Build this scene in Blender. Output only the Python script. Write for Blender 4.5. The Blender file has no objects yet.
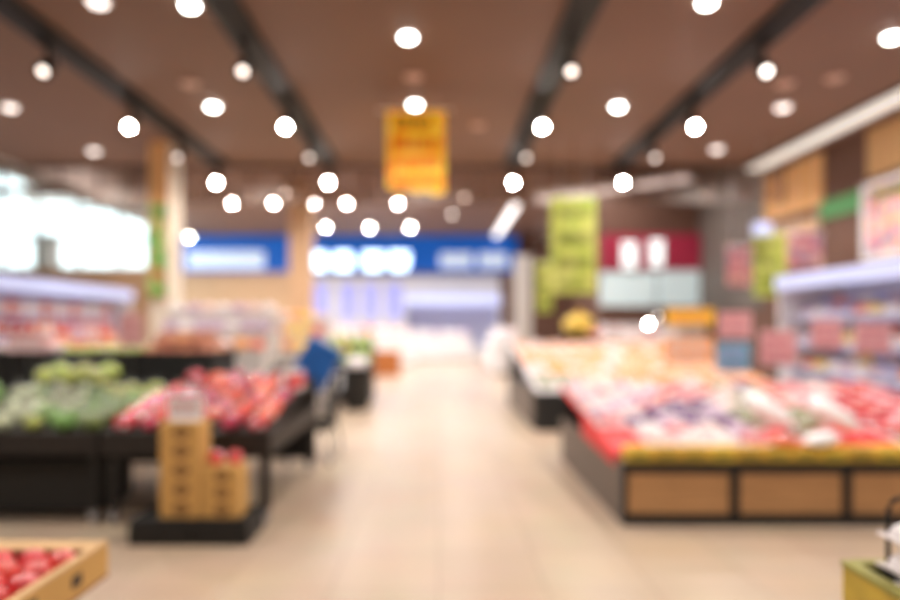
import bpy, bmesh, math, random
from mathutils import Vector, Matrix, Euler
random.seed(7)
R = math.radians
PI = math.pi
sc = bpy.context.scene
COL = sc.collection
CH, F = 1.46, 650.0          # eye height, focal length in pixels
VX, VY = 438.5, 326.0

# ------------------------------------------------------------------ materials
def lin(c):
    return tuple(((v / 255.0) / 12.92 if v / 255.0 <= .04045 else ((v / 255.0 + .055) / 1.055) ** 2.4) for v in c)

def mat(name, rgb, rough=.5, noise=.12, scale=6.0, rnd=0.0, metal=0.0, coat=0.0, emit=0.0, emit_rgb=None, stretch=None, bump=0.0):
    m = bpy.data.materials.new(name); m.use_nodes = True
    nt = m.node_tree; N = nt.nodes; L = nt.links
    b = N['Principled BSDF']
    c = lin(rgb)
    tc = N.new('ShaderNodeTexCoord'); mp = N.new('ShaderNodeMapping')
    L.new(tc.outputs['Object'], mp.inputs['Vector'])
    if stretch: mp.inputs['Scale'].default_value = stretch
    nz = N.new('ShaderNodeTexNoise'); nz.inputs['Scale'].default_value = scale; nz.inputs['Detail'].default_value = 3
    L.new(mp.outputs['Vector'], nz.inputs['Vector'])
    rp = N.new('ShaderNodeValToRGB')
    rp.color_ramp.elements[0].position = .3; rp.color_ramp.elements[1].position = .7
    rp.color_ramp.elements[0].color = (*[max(0, v * (1 - noise)) for v in c], 1)
    rp.color_ramp.elements[1].color = (*[min(1, v * (1 + noise)) for v in c], 1)
    L.new(nz.outputs['Fac'], rp.inputs['Fac'])
    out = rp.outputs['Color']
    if rnd > 0:
        oi = N.new('ShaderNodeObjectInfo'); hs = N.new('ShaderNodeHueSaturation')
        mr = N.new('ShaderNodeMapRange'); mr.inputs['To Min'].default_value = 1 - rnd; mr.inputs['To Max'].default_value = 1 + rnd
        L.new(oi.outputs['Random'], mr.inputs['Value']); L.new(mr.outputs['Result'], hs.inputs['Value'])
        mr2 = N.new('ShaderNodeMapRange'); mr2.inputs['To Min'].default_value = .5 - .06 * rnd; mr2.inputs['To Max'].default_value = .5 + .06 * rnd
        L.new(oi.outputs['Random'], mr2.inputs['Value']); L.new(mr2.outputs['Result'], hs.inputs['Hue'])
        L.new(out, hs.inputs['Color']); out = hs.outputs['Color']
    L.new(out, b.inputs['Base Color'])
    b.inputs['Roughness'].default_value = rough; b.inputs['Metallic'].default_value = metal
    b.inputs['Coat Weight'].default_value = coat; b.inputs['Coat Roughness'].default_value = .08
    if emit:
        b.inputs['Emission Color'].default_value = (*(lin(emit_rgb or rgb)), 1)
        b.inputs['Emission Strength'].default_value = emit
    if bump:
        bp = N.new('ShaderNodeBump'); bp.inputs['Strength'].default_value = bump
        L.new(nz.outputs['Fac'], bp.inputs['Height']); L.new(bp.outputs['Normal'], b.inputs['Normal'])
    return m

def glass_mat(name, rgb, clear=.85, rough=.05):
    m = bpy.data.materials.new(name); m.use_nodes = True
    nt = m.node_tree; N = nt.nodes; L = nt.links
    N.remove(N['Principled BSDF'])
    t = N.new('ShaderNodeBsdfTransparent'); t.inputs['Color'].default_value = (*lin(rgb), 1)
    g = N.new('ShaderNodeBsdfPrincipled'); g.inputs['Base Color'].default_value = (*lin(rgb), 1); g.inputs['Roughness'].default_value = rough
    mx = N.new('ShaderNodeMixShader'); mx.inputs['Fac'].default_value = 1 - clear
    L.new(t.outputs[0], mx.inputs[1]); L.new(g.outputs[0], mx.inputs[2]); L.new(mx.outputs[0], N['Material Output'].inputs['Surface'])
    return m

def tile_mat():
    m = bpy.data.materials.new('floor tile'); m.use_nodes = True
    nt = m.node_tree; N = nt.nodes; L = nt.links; b = N['Principled BSDF']
    tc = N.new('ShaderNodeTexCoord'); br = N.new('ShaderNodeTexBrick')
    br.offset = 0.0; br.inputs['Scale'].default_value = 1.0
    br.inputs['Brick Width'].default_value = .6; br.inputs['Row Height'].default_value = .6
    br.inputs['Mortar Size'].default_value = .006
    br.inputs['Color1'].default_value = (*lin((206, 182, 158)), 1); br.inputs['Color2'].default_value = (*lin((198, 174, 150)), 1)
    br.inputs['Mortar'].default_value = (*lin((176, 152, 128)), 1)
    L.new(tc.outputs['Object'], br.inputs['Vector'])
    nz = N.new('ShaderNodeTexNoise'); nz.inputs['Scale'].default_value = 1.7; nz.inputs['Detail'].default_value = 5
    L.new(tc.outputs['Object'], nz.inputs['Vector'])
    mx = N.new('ShaderNodeMix'); mx.data_type = 'RGBA'; mx.blend_type = 'MULTIPLY'; mx.inputs[0].default_value = .18
    L.new(br.outputs['Color'], mx.inputs[6]); L.new(nz.outputs['Color'], mx.inputs[7])
    L.new(mx.outputs[2], b.inputs['Base Color']); b.inputs['Roughness'].default_value = .3
    return m

def stripe_mat(name, a, bcol, scale, axis='X', rough=.6, detail=0.0, distort=0.0):
    m = bpy.data.materials.new(name); m.use_nodes = True
    nt = m.node_tree; N = nt.nodes; L = nt.links; b = N['Principled BSDF']
    tc = N.new('ShaderNodeTexCoord'); w = N.new('ShaderNodeTexWave'); w.bands_direction = axis
    w.inputs['Scale'].default_value = scale; w.inputs['Distortion'].default_value = distort; w.inputs['Detail'].default_value = detail
    rp = N.new('ShaderNodeValToRGB'); rp.color_ramp.elements[0].color = (*lin(a), 1); rp.color_ramp.elements[1].color = (*lin(bcol), 1)
    L.new(tc.outputs['Object'], w.inputs['Vector']); L.new(w.outputs['Fac'], rp.inputs['Fac']); L.new(rp.outputs['Color'], b.inputs['Base Color'])
    b.inputs['Roughness'].default_value = rough
    return m

def spotty_mat(name, base, spots, scale=9.0, rough=.6, width=.12, glow=0.0):
    """printed sheet: soft patches of several inks on a base colour"""
    m = bpy.data.materials.new(name); m.use_nodes = True
    nt = m.node_tree; N = nt.nodes; L = nt.links; b = N['Principled BSDF']
    tc = N.new('ShaderNodeTexCoord'); prev = None
    for i, s in enumerate(spots):
        mp = N.new('ShaderNodeMapping'); mp.inputs['Location'].default_value = (i * 3.7, i * 5.1, i * 2.3)
        L.new(tc.outputs['Object'], mp.inputs['Vector'])
        nz = N.new('ShaderNodeTexNoise'); nz.inputs['Scale'].default_value = scale; nz.inputs['Detail'].default_value = 1
        L.new(mp.outputs['Vector'], nz.inputs['Vector'])
        rp = N.new('ShaderNodeValToRGB'); rp.color_ramp.elements[0].position = .5; rp.color_ramp.elements[1].position = .5 + width
        L.new(nz.outputs['Fac'], rp.inputs['Fac'])
        mx = N.new('ShaderNodeMix'); mx.data_type = 'RGBA'
        L.new(rp.outputs['Color'], mx.inputs[0])
        if prev is None: mx.inputs[6].default_value = (*lin(base), 1)
        else: L.new(prev, mx.inputs[6])
        mx.inputs[7].default_value = (*lin(s), 1); prev = mx.outputs[2]
    L.new(prev, b.inputs['Base Color']); b.inputs['Roughness'].default_value = rough
    if glow: L.new(prev, b.inputs['Emission Color']); b.inputs['Emission Strength'].default_value = glow   # emission imitates light coming through the thin sheet
    return m

M = dict(
    floor=tile_mat(),
    ceil=mat('ceiling brown', (126, 96, 79), .7, .05, .6),
    brownwall=mat('brown wall', (112, 80, 66), .7, .08, 1.0),
    track=mat('track black', (30, 25, 23), .6, .05),
    black=mat('matt black', (17, 16, 16), .6, .15),
    blackbrown=mat('dark stained board', (30, 23, 20), .55, .2, 5, stretch=(1, 8, 8)),
    darkside=stripe_mat('grey brown side boards', (96, 84, 76), (118, 104, 94), 3.0, 'Y'),
    wood=mat('pale wood', (186, 140, 94), .55, .16, 4, stretch=(1.2, 8, 14)),
    woodhi=mat('honey wood', (226, 172, 112), .5, .1, 3, stretch=(4, 1, 12), emit=.12),  # slight glow put into the wood colour, no lamp here
    slatwood=stripe_mat('slatted honey wood', (196, 150, 96), (238, 196, 140), 6.0, 'Z'),
    greyslat=stripe_mat('grey vertical boards', (92, 80, 74), (134, 124, 116), 1.2, 'Y'),
    carton=mat('yellow brown cardboard', (208, 162, 94), .8, .06, 4),
    kraft=mat('kraft cardboard', (212, 172, 124), .8, .06, 4),
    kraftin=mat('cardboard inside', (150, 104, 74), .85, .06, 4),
    yellowbox=mat('yellow printed carton', (232, 186, 70), .7, .1, 5, rnd=.12),
    ink=mat('dark print', (74, 58, 44), .7, .1),
    faintink=mat('faint print', (142, 104, 58), .7, .1),
    orangebox=mat('orange brown board', (186, 112, 56), .7, .1, 4),
    white=mat('white plastic', (236, 234, 236), .4, .03),
    cream=mat('cream plaster', (228, 214, 196), .7, .05, 1.5),
    palegrey=mat('pale grey plaster', (196, 190, 186), .7, .05, 1.0),
    tan=mat('tan panel', (206, 168, 132), .6, .08, 2),
    beige=mat('beige plaster', (178, 160, 146), .7, .05, 1.0),
    chrome=mat('grey metal', (150, 150, 152), .3, .05, metal=.9),
    rubber=mat('grey rubber', (168, 166, 168), .5, .05),
    red=mat('red liner', (226, 44, 48), .55, .08, 5),
    apple=mat('red apple', (234, 72, 72), .3, .25, 16, rnd=.12, coat=.5),
    applebag=mat('bagged red apples', (238, 64, 78), .2, .5, 11, rnd=.4, coat=1.0),
    film=glass_mat('clear film', (250, 250, 250), .92, .1),
    netlabel=mat('white paper label', (240, 232, 228), .5, .05),
    green=mat('broccoli green', (104, 136, 52), .4, .6, 13, rnd=.4, coat=.8),
    palecab=mat('pale cabbage', (202, 208, 168), .3, .5, 10, rnd=.25, coat=.9),
    yelgreen=mat('yellow green leaves', (176, 188, 62), .4, .5, 12, rnd=.3, coat=.8),
    lime=mat('lime green leaves', (170, 198, 86), .45, .3, 12, rnd=.15, coat=.4),
    potato=mat('brown onion', (198, 128, 92), .45, .25, 8, rnd=.2, coat=.4),
    peach=mat('peach', (255, 190, 152), .4, .18, 12, rnd=.12, coat=.4),
    orange=mat('orange', (252, 166, 92), .4, .12, 14, rnd=.12, coat=.4),
    pink=mat('pink pack', (236, 140, 148), .3, .25, 9, rnd=.1, coat=.6),
    palepink=mat('pale pink pack', (246, 218, 216), .3, .12, 9, rnd=.08, coat=.6),
    lilac=mat('lilac pack', (206, 178, 204), .3, .22, 8, rnd=.1, coat=.6),
    deepwhite=mat('bright white film', (252, 250, 252), .3, .04, 5, coat=.5),
    purple=mat('purple pack', (118, 78, 134), .35, .3, 8, rnd=.12, coat=.6),
    whitepack=mat('white pack', (244, 236, 238), .3, .1, 6, rnd=.04, coat=.6),
    redpack=mat('red pack', (214, 38, 48), .35, .3, 9, rnd=.12, coat=.6),
    salmon=mat('salmon pack', (234, 112, 92), .35, .25, 9, rnd=.12, coat=.6),
    greenpack=mat('green white pack', (158, 162, 120), .4, .45, 9, rnd=.15, coat=.5),
    bluewhite=mat('blue white pack', (172, 176, 226), .4, .2, 6, rnd=.1, coat=.4),
    yellow=mat('yellow', (248, 206, 92), .45, .12, 5),
    yellowcard=mat('yellow card', (250, 196, 52), .6, .06, 5),
    orangecard=mat('orange card', (250, 176, 104), .6, .06, 5),
    bluecard=mat('blue card', (112, 172, 196), .6, .1, 5),
    pinkcard=mat('pink card', (232, 178, 180), .6, .06, 5),
    pinkink=mat('rose print', (198, 122, 128), .6, .1),
    bluebag=mat('blue fabric', (24, 96, 176), .6, .12, 4),
    bluefas=mat('blue fascia', (0, 92, 190), .5, .06, 1, emit=.35),  # emission added to brighten the blue board itself
    crimson=mat('crimson fascia', (150, 34, 60), .6, .08, 1, emit=.25),  # glow put into the colour to lift a dark board
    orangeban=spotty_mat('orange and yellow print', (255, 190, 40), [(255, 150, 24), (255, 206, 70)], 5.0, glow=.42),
    greenban=spotty_mat('lime print', (186, 194, 86), [(158, 176, 66), (204, 206, 112)], 4.0, glow=.12),
    inkred=mat('red print', (226, 70, 22), .6, .1),
    inkgreen=mat('olive print', (120, 124, 52), .6, .1),
    inkbrown=mat('brown print', (120, 76, 30), .6, .1),
    leafart=spotty_mat('green leaf print', (110, 178, 88), [(80, 160, 70), (186, 200, 120), (206, 130, 90)], 5.0),
    poster=spotty_mat('floral print', (240, 190, 196), [(226, 110, 150), (240, 206, 110), (140, 130, 170)], 6.0),
    pinkposter=spotty_mat('rose print sheet', (226, 160, 166), [(214, 120, 140), (238, 200, 190), (170, 150, 180)], 7.0),
    greenstrip=mat('green strip', (92, 158, 98), .6, .05),
    lampon=mat('lamp lens bright', (255, 248, 240), .4, 0, emit=170),
    lampmid=mat('lamp lens medium', (255, 246, 236), .4, 0, emit=7),
    lampdim=mat('lamp lens dim', (255, 240, 228), .4, 0, emit=4),
    lampfardim=mat('lamp lens far dim', (255, 240, 228), .4, 0, emit=16),
    lampfar=mat('lamp lens far', (255, 244, 236), .4, 0, emit=260),
    lampfaint=mat('lamp lens faint', (255, 240, 228), .4, 0, emit=2.6),
    downon=mat('downlight bright', (255, 252, 246), .4, 0, emit=20),
    downdim=mat('downlight dim', (255, 244, 236), .4, 0, emit=2.6),
    downoff=mat('downlight faint', (190, 150, 130), .4, 0, emit=.25),
    signlit=mat('lit white sign', (222, 246, 255), .4, 0, emit=3.4),
    signpale=mat('pale lit sign', (206, 224, 226), .4, .03, 1, emit=.35),
    signmild=mat('mild lit sign', (226, 242, 240), .4, 0, emit=1.5),
    signsoft=mat('soft lit sign', (210, 226, 250), .4, 0, emit=.5),
    canopylit=mat('lit canopy', (192, 202, 244), .4, 0, emit=.4),
    tubelit=mat('fluorescent tube', (250, 246, 244), .4, 0, emit=2.2),
    striplit=mat('light strip', (226, 224, 216), .5, 0, emit=.75),
    troughlit=mat('trough light', (226, 220, 220), .5, 0, emit=1.3),
    caseback=mat('lit case inside', (196, 196, 226), .5, .04, 1, emit=.12),
    whitewall=mat('white wall panel', (206, 204, 212), .6, .04, 1, emit=.1),  # emission stands in for the light falling on this wall
    casepanel=mat('lilac case panel', (160, 164, 236), .5, .05, 1, emit=.25),  # panels glow as painted light, they are not lamps
    glass=glass_mat('window glass', (250, 255, 255), .92, .03),
    smokeglass=glass_mat('smoke curtain glass', (232, 224, 220), .93, .08),
    frame=mat('window frame grey', (176, 184, 186), .5, .03),
    outside=mat('grey stone', (170, 172, 172), .7, .08),
    deadleaf=mat('navy wrap', (50, 54, 130), .5, .1),
)

# ------------------------------------------------------------------ mesh helpers
def box(bm, x0, x1, y0, y1, z0, z1, bev=0.0, rot=None):
    r = bmesh.ops.create_cube(bm, size=1.0)
    vs = r['verts']
    bmesh.ops.scale(bm, vec=(abs(x1 - x0), abs(y1 - y0), abs(z1 - z0)), verts=vs)
    if bev:
        es = list({e for v in vs for e in v.link_edges})
        rb = bmesh.ops.bevel(bm, geom=es, offset=bev, segments=2, affect='EDGES', profile=.6)
        vs = list({v for f in rb['faces'] for v in f.verts} | {v for v in vs if v.is_valid})
    if rot: bmesh.ops.rotate(bm, matrix=rot, verts=vs, cent=(0, 0, 0))
    bmesh.ops.translate(bm, vec=((x0 + x1) / 2, (y0 + y1) / 2, (z0 + z1) / 2), verts=vs)
    return vs

def cyl(bm, p, q, r1, r2=None, seg=14):
    p, q = Vector(p), Vector(q); d = q - p
    r = bmesh.ops.create_cone(bm, cap_ends=True, segments=seg, radius1=r1, radius2=r1 if r2 is None else r2, depth=d.length)
    q4 = Vector((0, 0, 1)).rotation_difference(d.normalized()).to_matrix()
    bmesh.ops.rotate(bm, matrix=q4, verts=r['verts'], cent=(0, 0, 0))
    bmesh.ops.translate(bm, vec=(p + q) / 2, verts=r['verts'])
    return r['verts']

def tube(bm, pts, r, seg=8):
    """one swept tube through the points"""
    pts = [Vector(p) for p in pts]; rings = []
    for i, p in enumerate(pts):
        t = (pts[min(i + 1, len(pts) - 1)] - pts[max(i - 1, 0)]).normalized()
        up = Vector((0, 0, 1)) if abs(t.z) < .9 else Vector((1, 0, 0))
        a = t.cross(up).normalized(); b = t.cross(a).normalized()
        rings.append([bm.verts.new(p + r * (math.cos(k * 2 * PI / seg) * a + math.sin(k * 2 * PI / seg) * b)) for k in range(seg)])
    for i in range(len(rings) - 1):
        for k in range(seg):
            bm.faces.new((rings[i][k], rings[i][(k + 1) % seg], rings[i + 1][(k + 1) % seg], rings[i + 1][k]))
    bm.faces.new(rings[0][::-1]); bm.faces.new(rings[-1])

def lump(bm, sx, sy, sz, cz, bumps=6, amt=.18, seed=0, sub=3, flat=.0):
    """one rounded lumpy body, flat underneath"""
    rn = random.Random(seed)
    ds = [Vector((rn.uniform(-1, 1), rn.uniform(-1, 1), rn.uniform(-.2, 1))).normalized() for _ in range(bumps)]
    r = bmesh.ops.create_icosphere(bm, subdivisions=sub, radius=1.0)
    for v in r['verts']:
        n = v.co.normalized()
        k = 1.0 + amt * (max([0] + [max(0, (n.dot(d) - .55)) / .45 for d in ds]) - .35)
        v.co = Vector((n.x * sx * k, n.y * sy * k, cz + n.z * sz * k))
        if v.co.z < flat: v.co.z = flat
    return r['verts']

def lathe(bm, prof, seg=18, cx=0, cy=0):
    rings = []
    for (r, z) in prof:
        rings.append([bm.verts.new((cx + r * math.cos(k * 2 * PI / seg), cy + r * math.sin(k * 2 * PI / seg), z)) for k in range(seg)])
    for i in range(len(rings) - 1):
        for k in range(seg):
            bm.faces.new((rings[i][k], rings[i][(k + 1) % seg], rings[i + 1][(k + 1) % seg], rings[i + 1][k]))
    bm.faces.new(rings[0][::-1]); bm.faces.new(rings[-1])

def obj(name, bm, m, parent=None, smooth=False):
    bmesh.ops.recalc_face_normals(bm, faces=bm.faces)
    me = bpy.data.meshes.new(name); bm.to_mesh(me); bm.free()
    me.materials.append(M[m])
    if smooth:
        for p in me.polygons: p.use_smooth = True
    o = bpy.data.objects.new(name, me); COL.objects.link(o)
    if parent: o.parent = parent
    return o

def boxobj(name, dims, m, parent=None, bev=0.0):
    bm = bmesh.new(); box(bm, *dims, bev=bev); return obj(name, bm, m, parent)

def tag(o, label, cat, group=None):
    o['label'] = label; o['category'] = cat
    if group: o['group'] = group
    return o

def thing(name, label, cat, loc=(0, 0, 0), rz=0.0, group=None):
    o = bpy.data.objects.new(name, None); COL.objects.link(o); o.empty_display_size = .1
    o.location = loc; o.rotation_euler = (0, 0, rz)
    return tag(o, label, cat, group)

def struct(o):
    o['kind'] = 'structure'; return o

def dup(root, loc=None, rot=None, label=None, group=None, scale=None):
    r = root.copy(); COL.objects.link(r)
    if loc is not None: r.location = loc
    if rot is not None: r.rotation_euler = rot
    if scale is not None: r.scale = scale if hasattr(scale, '__len__') else (scale,) * 3
    if label: r['label'] = label
    if group: r['group'] = group
    for ch in list(root.children):
        c = ch.copy(); COL.objects.link(c); c.parent = r
        for g in list(ch.children):
            d = g.copy(); COL.objects.link(d); d.parent = c
    return r

def wx(px, Y): return (px - VX) / F * Y
def wz(py, Y): return CH - (py - VY) / F * Y

ORD = 'first second third fourth fifth sixth seventh eighth ninth tenth eleventh twelfth thirteenth fourteenth fifteenth sixteenth seventeenth eighteenth nineteenth twentieth'.split()
def rowname(i, n):
    if i == 0: return 'front row'
    if i == n - 1: return 'back row'
    return ORD[i] + ' row'

used = set()
def place(proto, loc, rot=(0, 0, 0), label=None, group=None, scale=None):
    """first use moves the prototype itself, later uses copy it"""
    if proto.name not in used:
        used.add(proto.name)
        proto.location = loc; proto.rotation_euler = rot
        if scale is not None: proto.scale = scale if hasattr(scale, '__len__') else (scale,) * 3
        proto['label'] = label
        if group: proto['group'] = group
        return proto
    return dup(proto, loc, rot, label, group, scale)

# ------------------------------------------------------------------ the setting
CEIL, XL, XR, YB = 4.4, -7.65, 6.4, 32.0
CF, GY, WY, BY = 5.9, 11.95, 16.0, 15.9      # far ceiling height, glass curtain, lobby windows, butcher wall
struct(boxobj('floor', (-15, 9, -1.5, 33, -.1, 0), 'floor'))
struct(boxobj('ceiling', (XL, XR + .2, -1.5, GY + .1, CEIL, CEIL + .15), 'ceil'))
struct(boxobj('ceiling_far', (-12.8, XR + .2, GY + .101, YB + .3, CF, CF + .15), 'ceil'))
struct(boxobj('wall_ceiling_step', (XL, XR, GY + .101, GY + .2, CEIL, CF - .001), 'brownwall'))
struct(boxobj('ceiling_lobby', (-15, XL - .14, -1.5, 16.3, 5.6, 5.7), 'palegrey'))
struct(boxobj('wall_lobby', (-15.2, -15, -1.5, 16.3, 0, 5.7), 'palegrey'))
struct(boxobj('wall_bulkhead', (XL - .12, XL - .001, -1.5, 15.95, CEIL - .02, 5.7), 'palegrey'))
struct(boxobj('wall_right', (XR, XR + .2, -1.5, YB, 0, CF), 'brownwall'))
struct(boxobj('wall_back', (-12.7, XR, YB, YB + .2, 0, CF), 'brownwall'))
struct(boxobj('wall_front', (-15, XR, -1.7, -1.5, 0, 5.7), 'palegrey'))
struct(boxobj('wall_back_wood_panel', (-12.6, -7.2, YB - .05, YB - .001, 1.2, wz(272, YB)), 'tan'))
wb_ = struct(boxobj('wall_back_white_panel', (wx(304, YB), wx(500, YB), YB - .05, YB - .001, .3, wz(276, YB)), 'whitewall'))
for (pa, pb) in ((313, 328), (341, 356), (364, 378), (387, 402)):
    boxobj('lilac_panel', (wx(pa, YB), wx(pb, YB), YB - .07, YB - .051, wz(318, YB), wz(284, YB)), 'casepanel', wb_)
# glazed lobby wall, white daylight beyond
wins_z = [(2.91, 3.62), (3.66, 4.34), (4.38, 4.70), (4.88, 5.24)]
wins_x = [(-15.0, -12.82), (-12.76, -10.82), (-10.76, -9.92), (-9.88, -8.9), (-8.86, -7.9), (-7.86, -7.2)]
struct(boxobj('wall_window_apron', (-15, -7.0, WY, WY + .2, 0, 2.87), 'tan'))
struct(boxobj('wall_window_header', (-15, XL, WY, WY + .2, 5.27, 5.6), 'beige'))
struct(boxobj('wall_window_end', (-7.17, -7.0, WY, WY + .2, 2.87, CF), 'palegrey'))
struct(boxobj('wall_window_header_inner', (XL, -7.18, WY, WY + .2, 4.37, CF), 'beige'))
k = 0
for (z0, z1) in wins_z:
    for (x0, x1) in wins_x:
        if z0 > 4.36 and x1 > -7.3: continue
        k += 1
        bm = bmesh.new()
        t = .008
        box(bm, x0 - .014, x0 + t, WY + .02, WY + .12, z0 - .02, z1 + .02); box(bm, x1 - t, x1 + .014, WY + .02, WY + .12, z0 - .02, z1 + .02)
        box(bm, x0 + t, x1 - t, WY + .02, WY + .12, z0 - .02, z0 + t); box(bm, x0 + t, x1 - t, WY + .02, WY + .12, z1 - t, z1 + .02)
        w = struct(obj('window_%d' % k, bm, 'frame'))
        boxobj('pane', (x0 + t, x1 - t, WY + .06, WY + .07, z0 + t, z1 - t), 'glass', w)
struct(boxobj('trim_transom', (-15, XL, WY - .02, WY + .14, 4.72, 4.86), 'beige'))
w = struct(boxobj('window_side_frame', (-12.8, -12.7, 16.25, 16.35, 0, CF), 'frame'))
boxobj('pane', (-12.76, -12.74, 16.35, 31.9, .05, CF - .02), 'glass', w)
pl = thing('stone_pier', 'grey stone pier standing outside the big lobby windows', 'pier', (-10.95, 18.2, 0))
boxobj('shaft', (-.25, .25, -.25, .25, 0, 3.9), 'outside', pl, .02); boxobj('capital', (-.3, .3, -.3, .3, 3.9, 4.0), 'outside', pl)
struct(boxobj('floor_terrace', (-26, -12.81, 16.4, 40, -.1, 0), 'palegrey'))

# glass smoke curtain under the edge of the near ceiling
for i in range(20):
    x0 = XL + .02 + i * .7
    p = struct(boxobj('smoke_curtain_glass_panel', (x0, x0 + .655, GY, GY + .012, 3.72, CEIL - .03), 'smokeglass'))
    boxobj('mullion', (x0 + .656, x0 + .699, GY - .004, GY + .016, 3.72, CEIL - .03), 'brownwall', p)
struct(boxobj('trim_curtain_head', (XL, XR, GY - .03, GY + .04, CEIL - .03, CEIL - .001), 'track'))

# right wall facings
def facing(name, y0, y1, z0, z1, m, t=.04):
    return struct(boxobj(name, (XR - t, XR, y0, y1, z0, z1), m))
facing('wall_right_honey_panel', 10.8, 12.7, 3.48, 4.36, 'woodhi')
facing('wall_right_honey_panel_low', 10.9, 12.6, 2.5, 3.3, 'tan')
facing('wall_right_slat_panel', 7.9, 9.65, 3.66, 4.36, 'slatwood')
facing('wall_right_grey_boards', 12.75, BY - .01, 1.8, 5.4, 'greyslat')
facing('trim_green_strip', 9.8, 10.83, 3.22, 3.52, 'greenstrip', .05)
# linear light along the right side of the ceiling
ls = thing('linear_light', 'long pale light strip running along the brown ceiling by the shop wall', 'light', (5.8, 0, CEIL))
boxobj('housing', (-.17, .17, -1.2, 12.0, -.05, -.001), 'black', ls)
boxobj('diffuser', (-.15, .15, -1.15, 11.98, -.075, -.05), 'striplit', ls)

# butcher counter wall, far right
struct(boxobj('wall_butcher', (wx(599, BY), XR, BY, BY + .2, 0, CF), 'brownwall'))
cf = thing('sign_fascia', 'crimson fascia with two glowing white round characters above the far counter', 'sign', (0, BY, 0))
bl, br_ = wx(600, BY), XR - .06
boxobj('fascia_board', (bl, br_, -.16, -.002, wz(270, BY), wz(235, BY)), 'crimson', cf)
def glyph(name, cx, cz, w, h, parent, y, seed, m='signlit'):
    """an unreadable bright character made of crossing strokes on one body"""
    rn = random.Random(seed); bm = bmesh.new(); t = w * .13
    for q in range(4):
        zz = cz - h * .42 + q * h * .28
        ww = w * rn.uniform(.36, .5)
        box(bm, cx - ww, cx + ww, y - .05, y, zz - t / 2, zz + t / 2)
    for q in (-.3, 0.02, .3):
        xx = cx + q * w; hh = h * rn.uniform(.42, .5)
        box(bm, xx - t / 2, xx + t / 2, y - .045, y - .005, cz - hh, cz + hh)
    return obj(name, bm, m, parent)
glyph('character_lettering', wx(627, BY), wz(256, BY), .42, .66, cf, -.162, 3, 'signmild')
glyph('character_lettering', wx(654, BY), wz(254, BY), .37, .66, cf, -.162, 5, 'signmild')
dc = thing('display_window', 'wide softly lit white counter window under the crimson fascia', 'display case', (0, BY, 0))
boxobj('lit_panel', (bl, wx(655, BY), -.12, -.002, wz(306, BY), wz(272, BY)), 'signpale', dc); boxobj('lit_panel', (wx(658, BY), br_, -.12, -.002, wz(306, BY), wz(270.5, BY)), 'signpale', dc)
boxobj('counter_base', (bl, br_, -.5, -.002, 0, 1.5), 'white', dc)

# back wall: blue fascia with lit sign, white refrigerated cases
bf = thing('blue_fascia', 'long blue fascia with blazing white lit lettering on the far back wall', 'sign', (0, YB, 0))
boxobj('fascia_board', (-12.6, wx(517, YB), -.3, -.002, wz(272, YB), CF - .05), 'bluefas', bf)
for i, px in enumerate((317, 343, 373, 399)):
    glyph('character_lettering', wx(px, YB - .3), wz(261, YB - .3), 1.08, .85, bf, -.302, 11 + i)
for (a, b) in ((440, 472), (478, 506)):
    boxobj('lit_panel', (wx(a, YB), wx(b, YB), -.34, -.302, wz(268, YB), wz(254, YB)), 'signsoft', bf)
boxobj('lit_panel', (wx(190, YB), wx(266, YB), -.34, -.302, wz(269, YB), wz(252, YB)), 'signsoft', bf)

def multideck(name, label, loc, rz, width, h, canopy_h, shelves, depth=1.0, lit='canopylit', panels=0):
    """open refrigerated case; front faces local -Y"""
    t = thing(name, label, 'refrigerated case', loc, rz)
    boxobj('base', (0, width, 0, depth, 0, .42), 'white', t, .01)
    boxobj('back_panel', (0, width, depth - .06, depth, .42, h), 'caseback', t)
    for xx in (-.05, width): boxobj('end_panel', (xx, xx + .05, .1, depth, 0, h), 'white', t)
    boxobj('top_panel', (0, width, .15, depth - .06, h - .05, h), 'white', t)
    cano = boxobj('canopy', (0, width, .02, .15, h - canopy_h, h), lit, t, .01)
    for z in shelves:
        s = boxobj('shelf', (0, width, .3, depth - .06, z - .03, z), 'white', t)
        boxobj('price_rail', (0, width, .28, .3, z - .05, z), 'bluewhite', s)
    for i in range(panels):
        x0 = width * (.08 + i * .15)
        boxobj('lilac_panel', (x0, x0 + .5, depth - .075, depth - .06, 1.35, 2.5), 'casepanel', t)
    return t
multideck('back_case', 'tall white refrigerated case along the far wall beneath the blue fascia', (-1.5, YB - 2.4, 0), 0, 4.3, 2.9, .5, [.85, 1.35, 1.85], 1.0, 'canopylit', 0)
# right-hand open case (front faces -X) and left-hand one (front faces +X)
multideck('dairy_case', 'open refrigerated case with bright white canopy below the wooden wall panels', (5.2, 10.1, 0), -PI / 2, 6.2, 2.22, .2, [.8, 1.2, 1.6], 1.15)
multideck('chilled_case', 'open refrigerated case with pale canopy below the lobby windows', (-6.45, 7.5, 0), PI / 2, 6.3, 2.22, .21, [.85, 1.3, 1.62], 1.15)

# ------------------------------------------------------------------ pillars
p = struct(boxobj('pillar_near', (-4.62, -4.34, 10.4, 11.0, 0, CEIL), 'cream'))
boxobj('wood_facing', (-4.63, -4.33, 10.3845, 10.399, 3.41, CEIL), 'woodhi', p)
lp = tag(boxobj('leaf_print_sign', (-4.64, -4.34, 10.36, 10.384, 1.88, 3.4), 'leafart'), 'narrow green leaf print panel on the front of the cream pillar', 'sign')
p = struct(boxobj('pillar_far', (-4.6, -3.95, 20.0, 20.6, 0, CF), 'tan'))
p = struct(boxobj('pillar_white', (2.13, 2.55, 17.8, 18.3, 0, 3.4), 'palegrey'))

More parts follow.
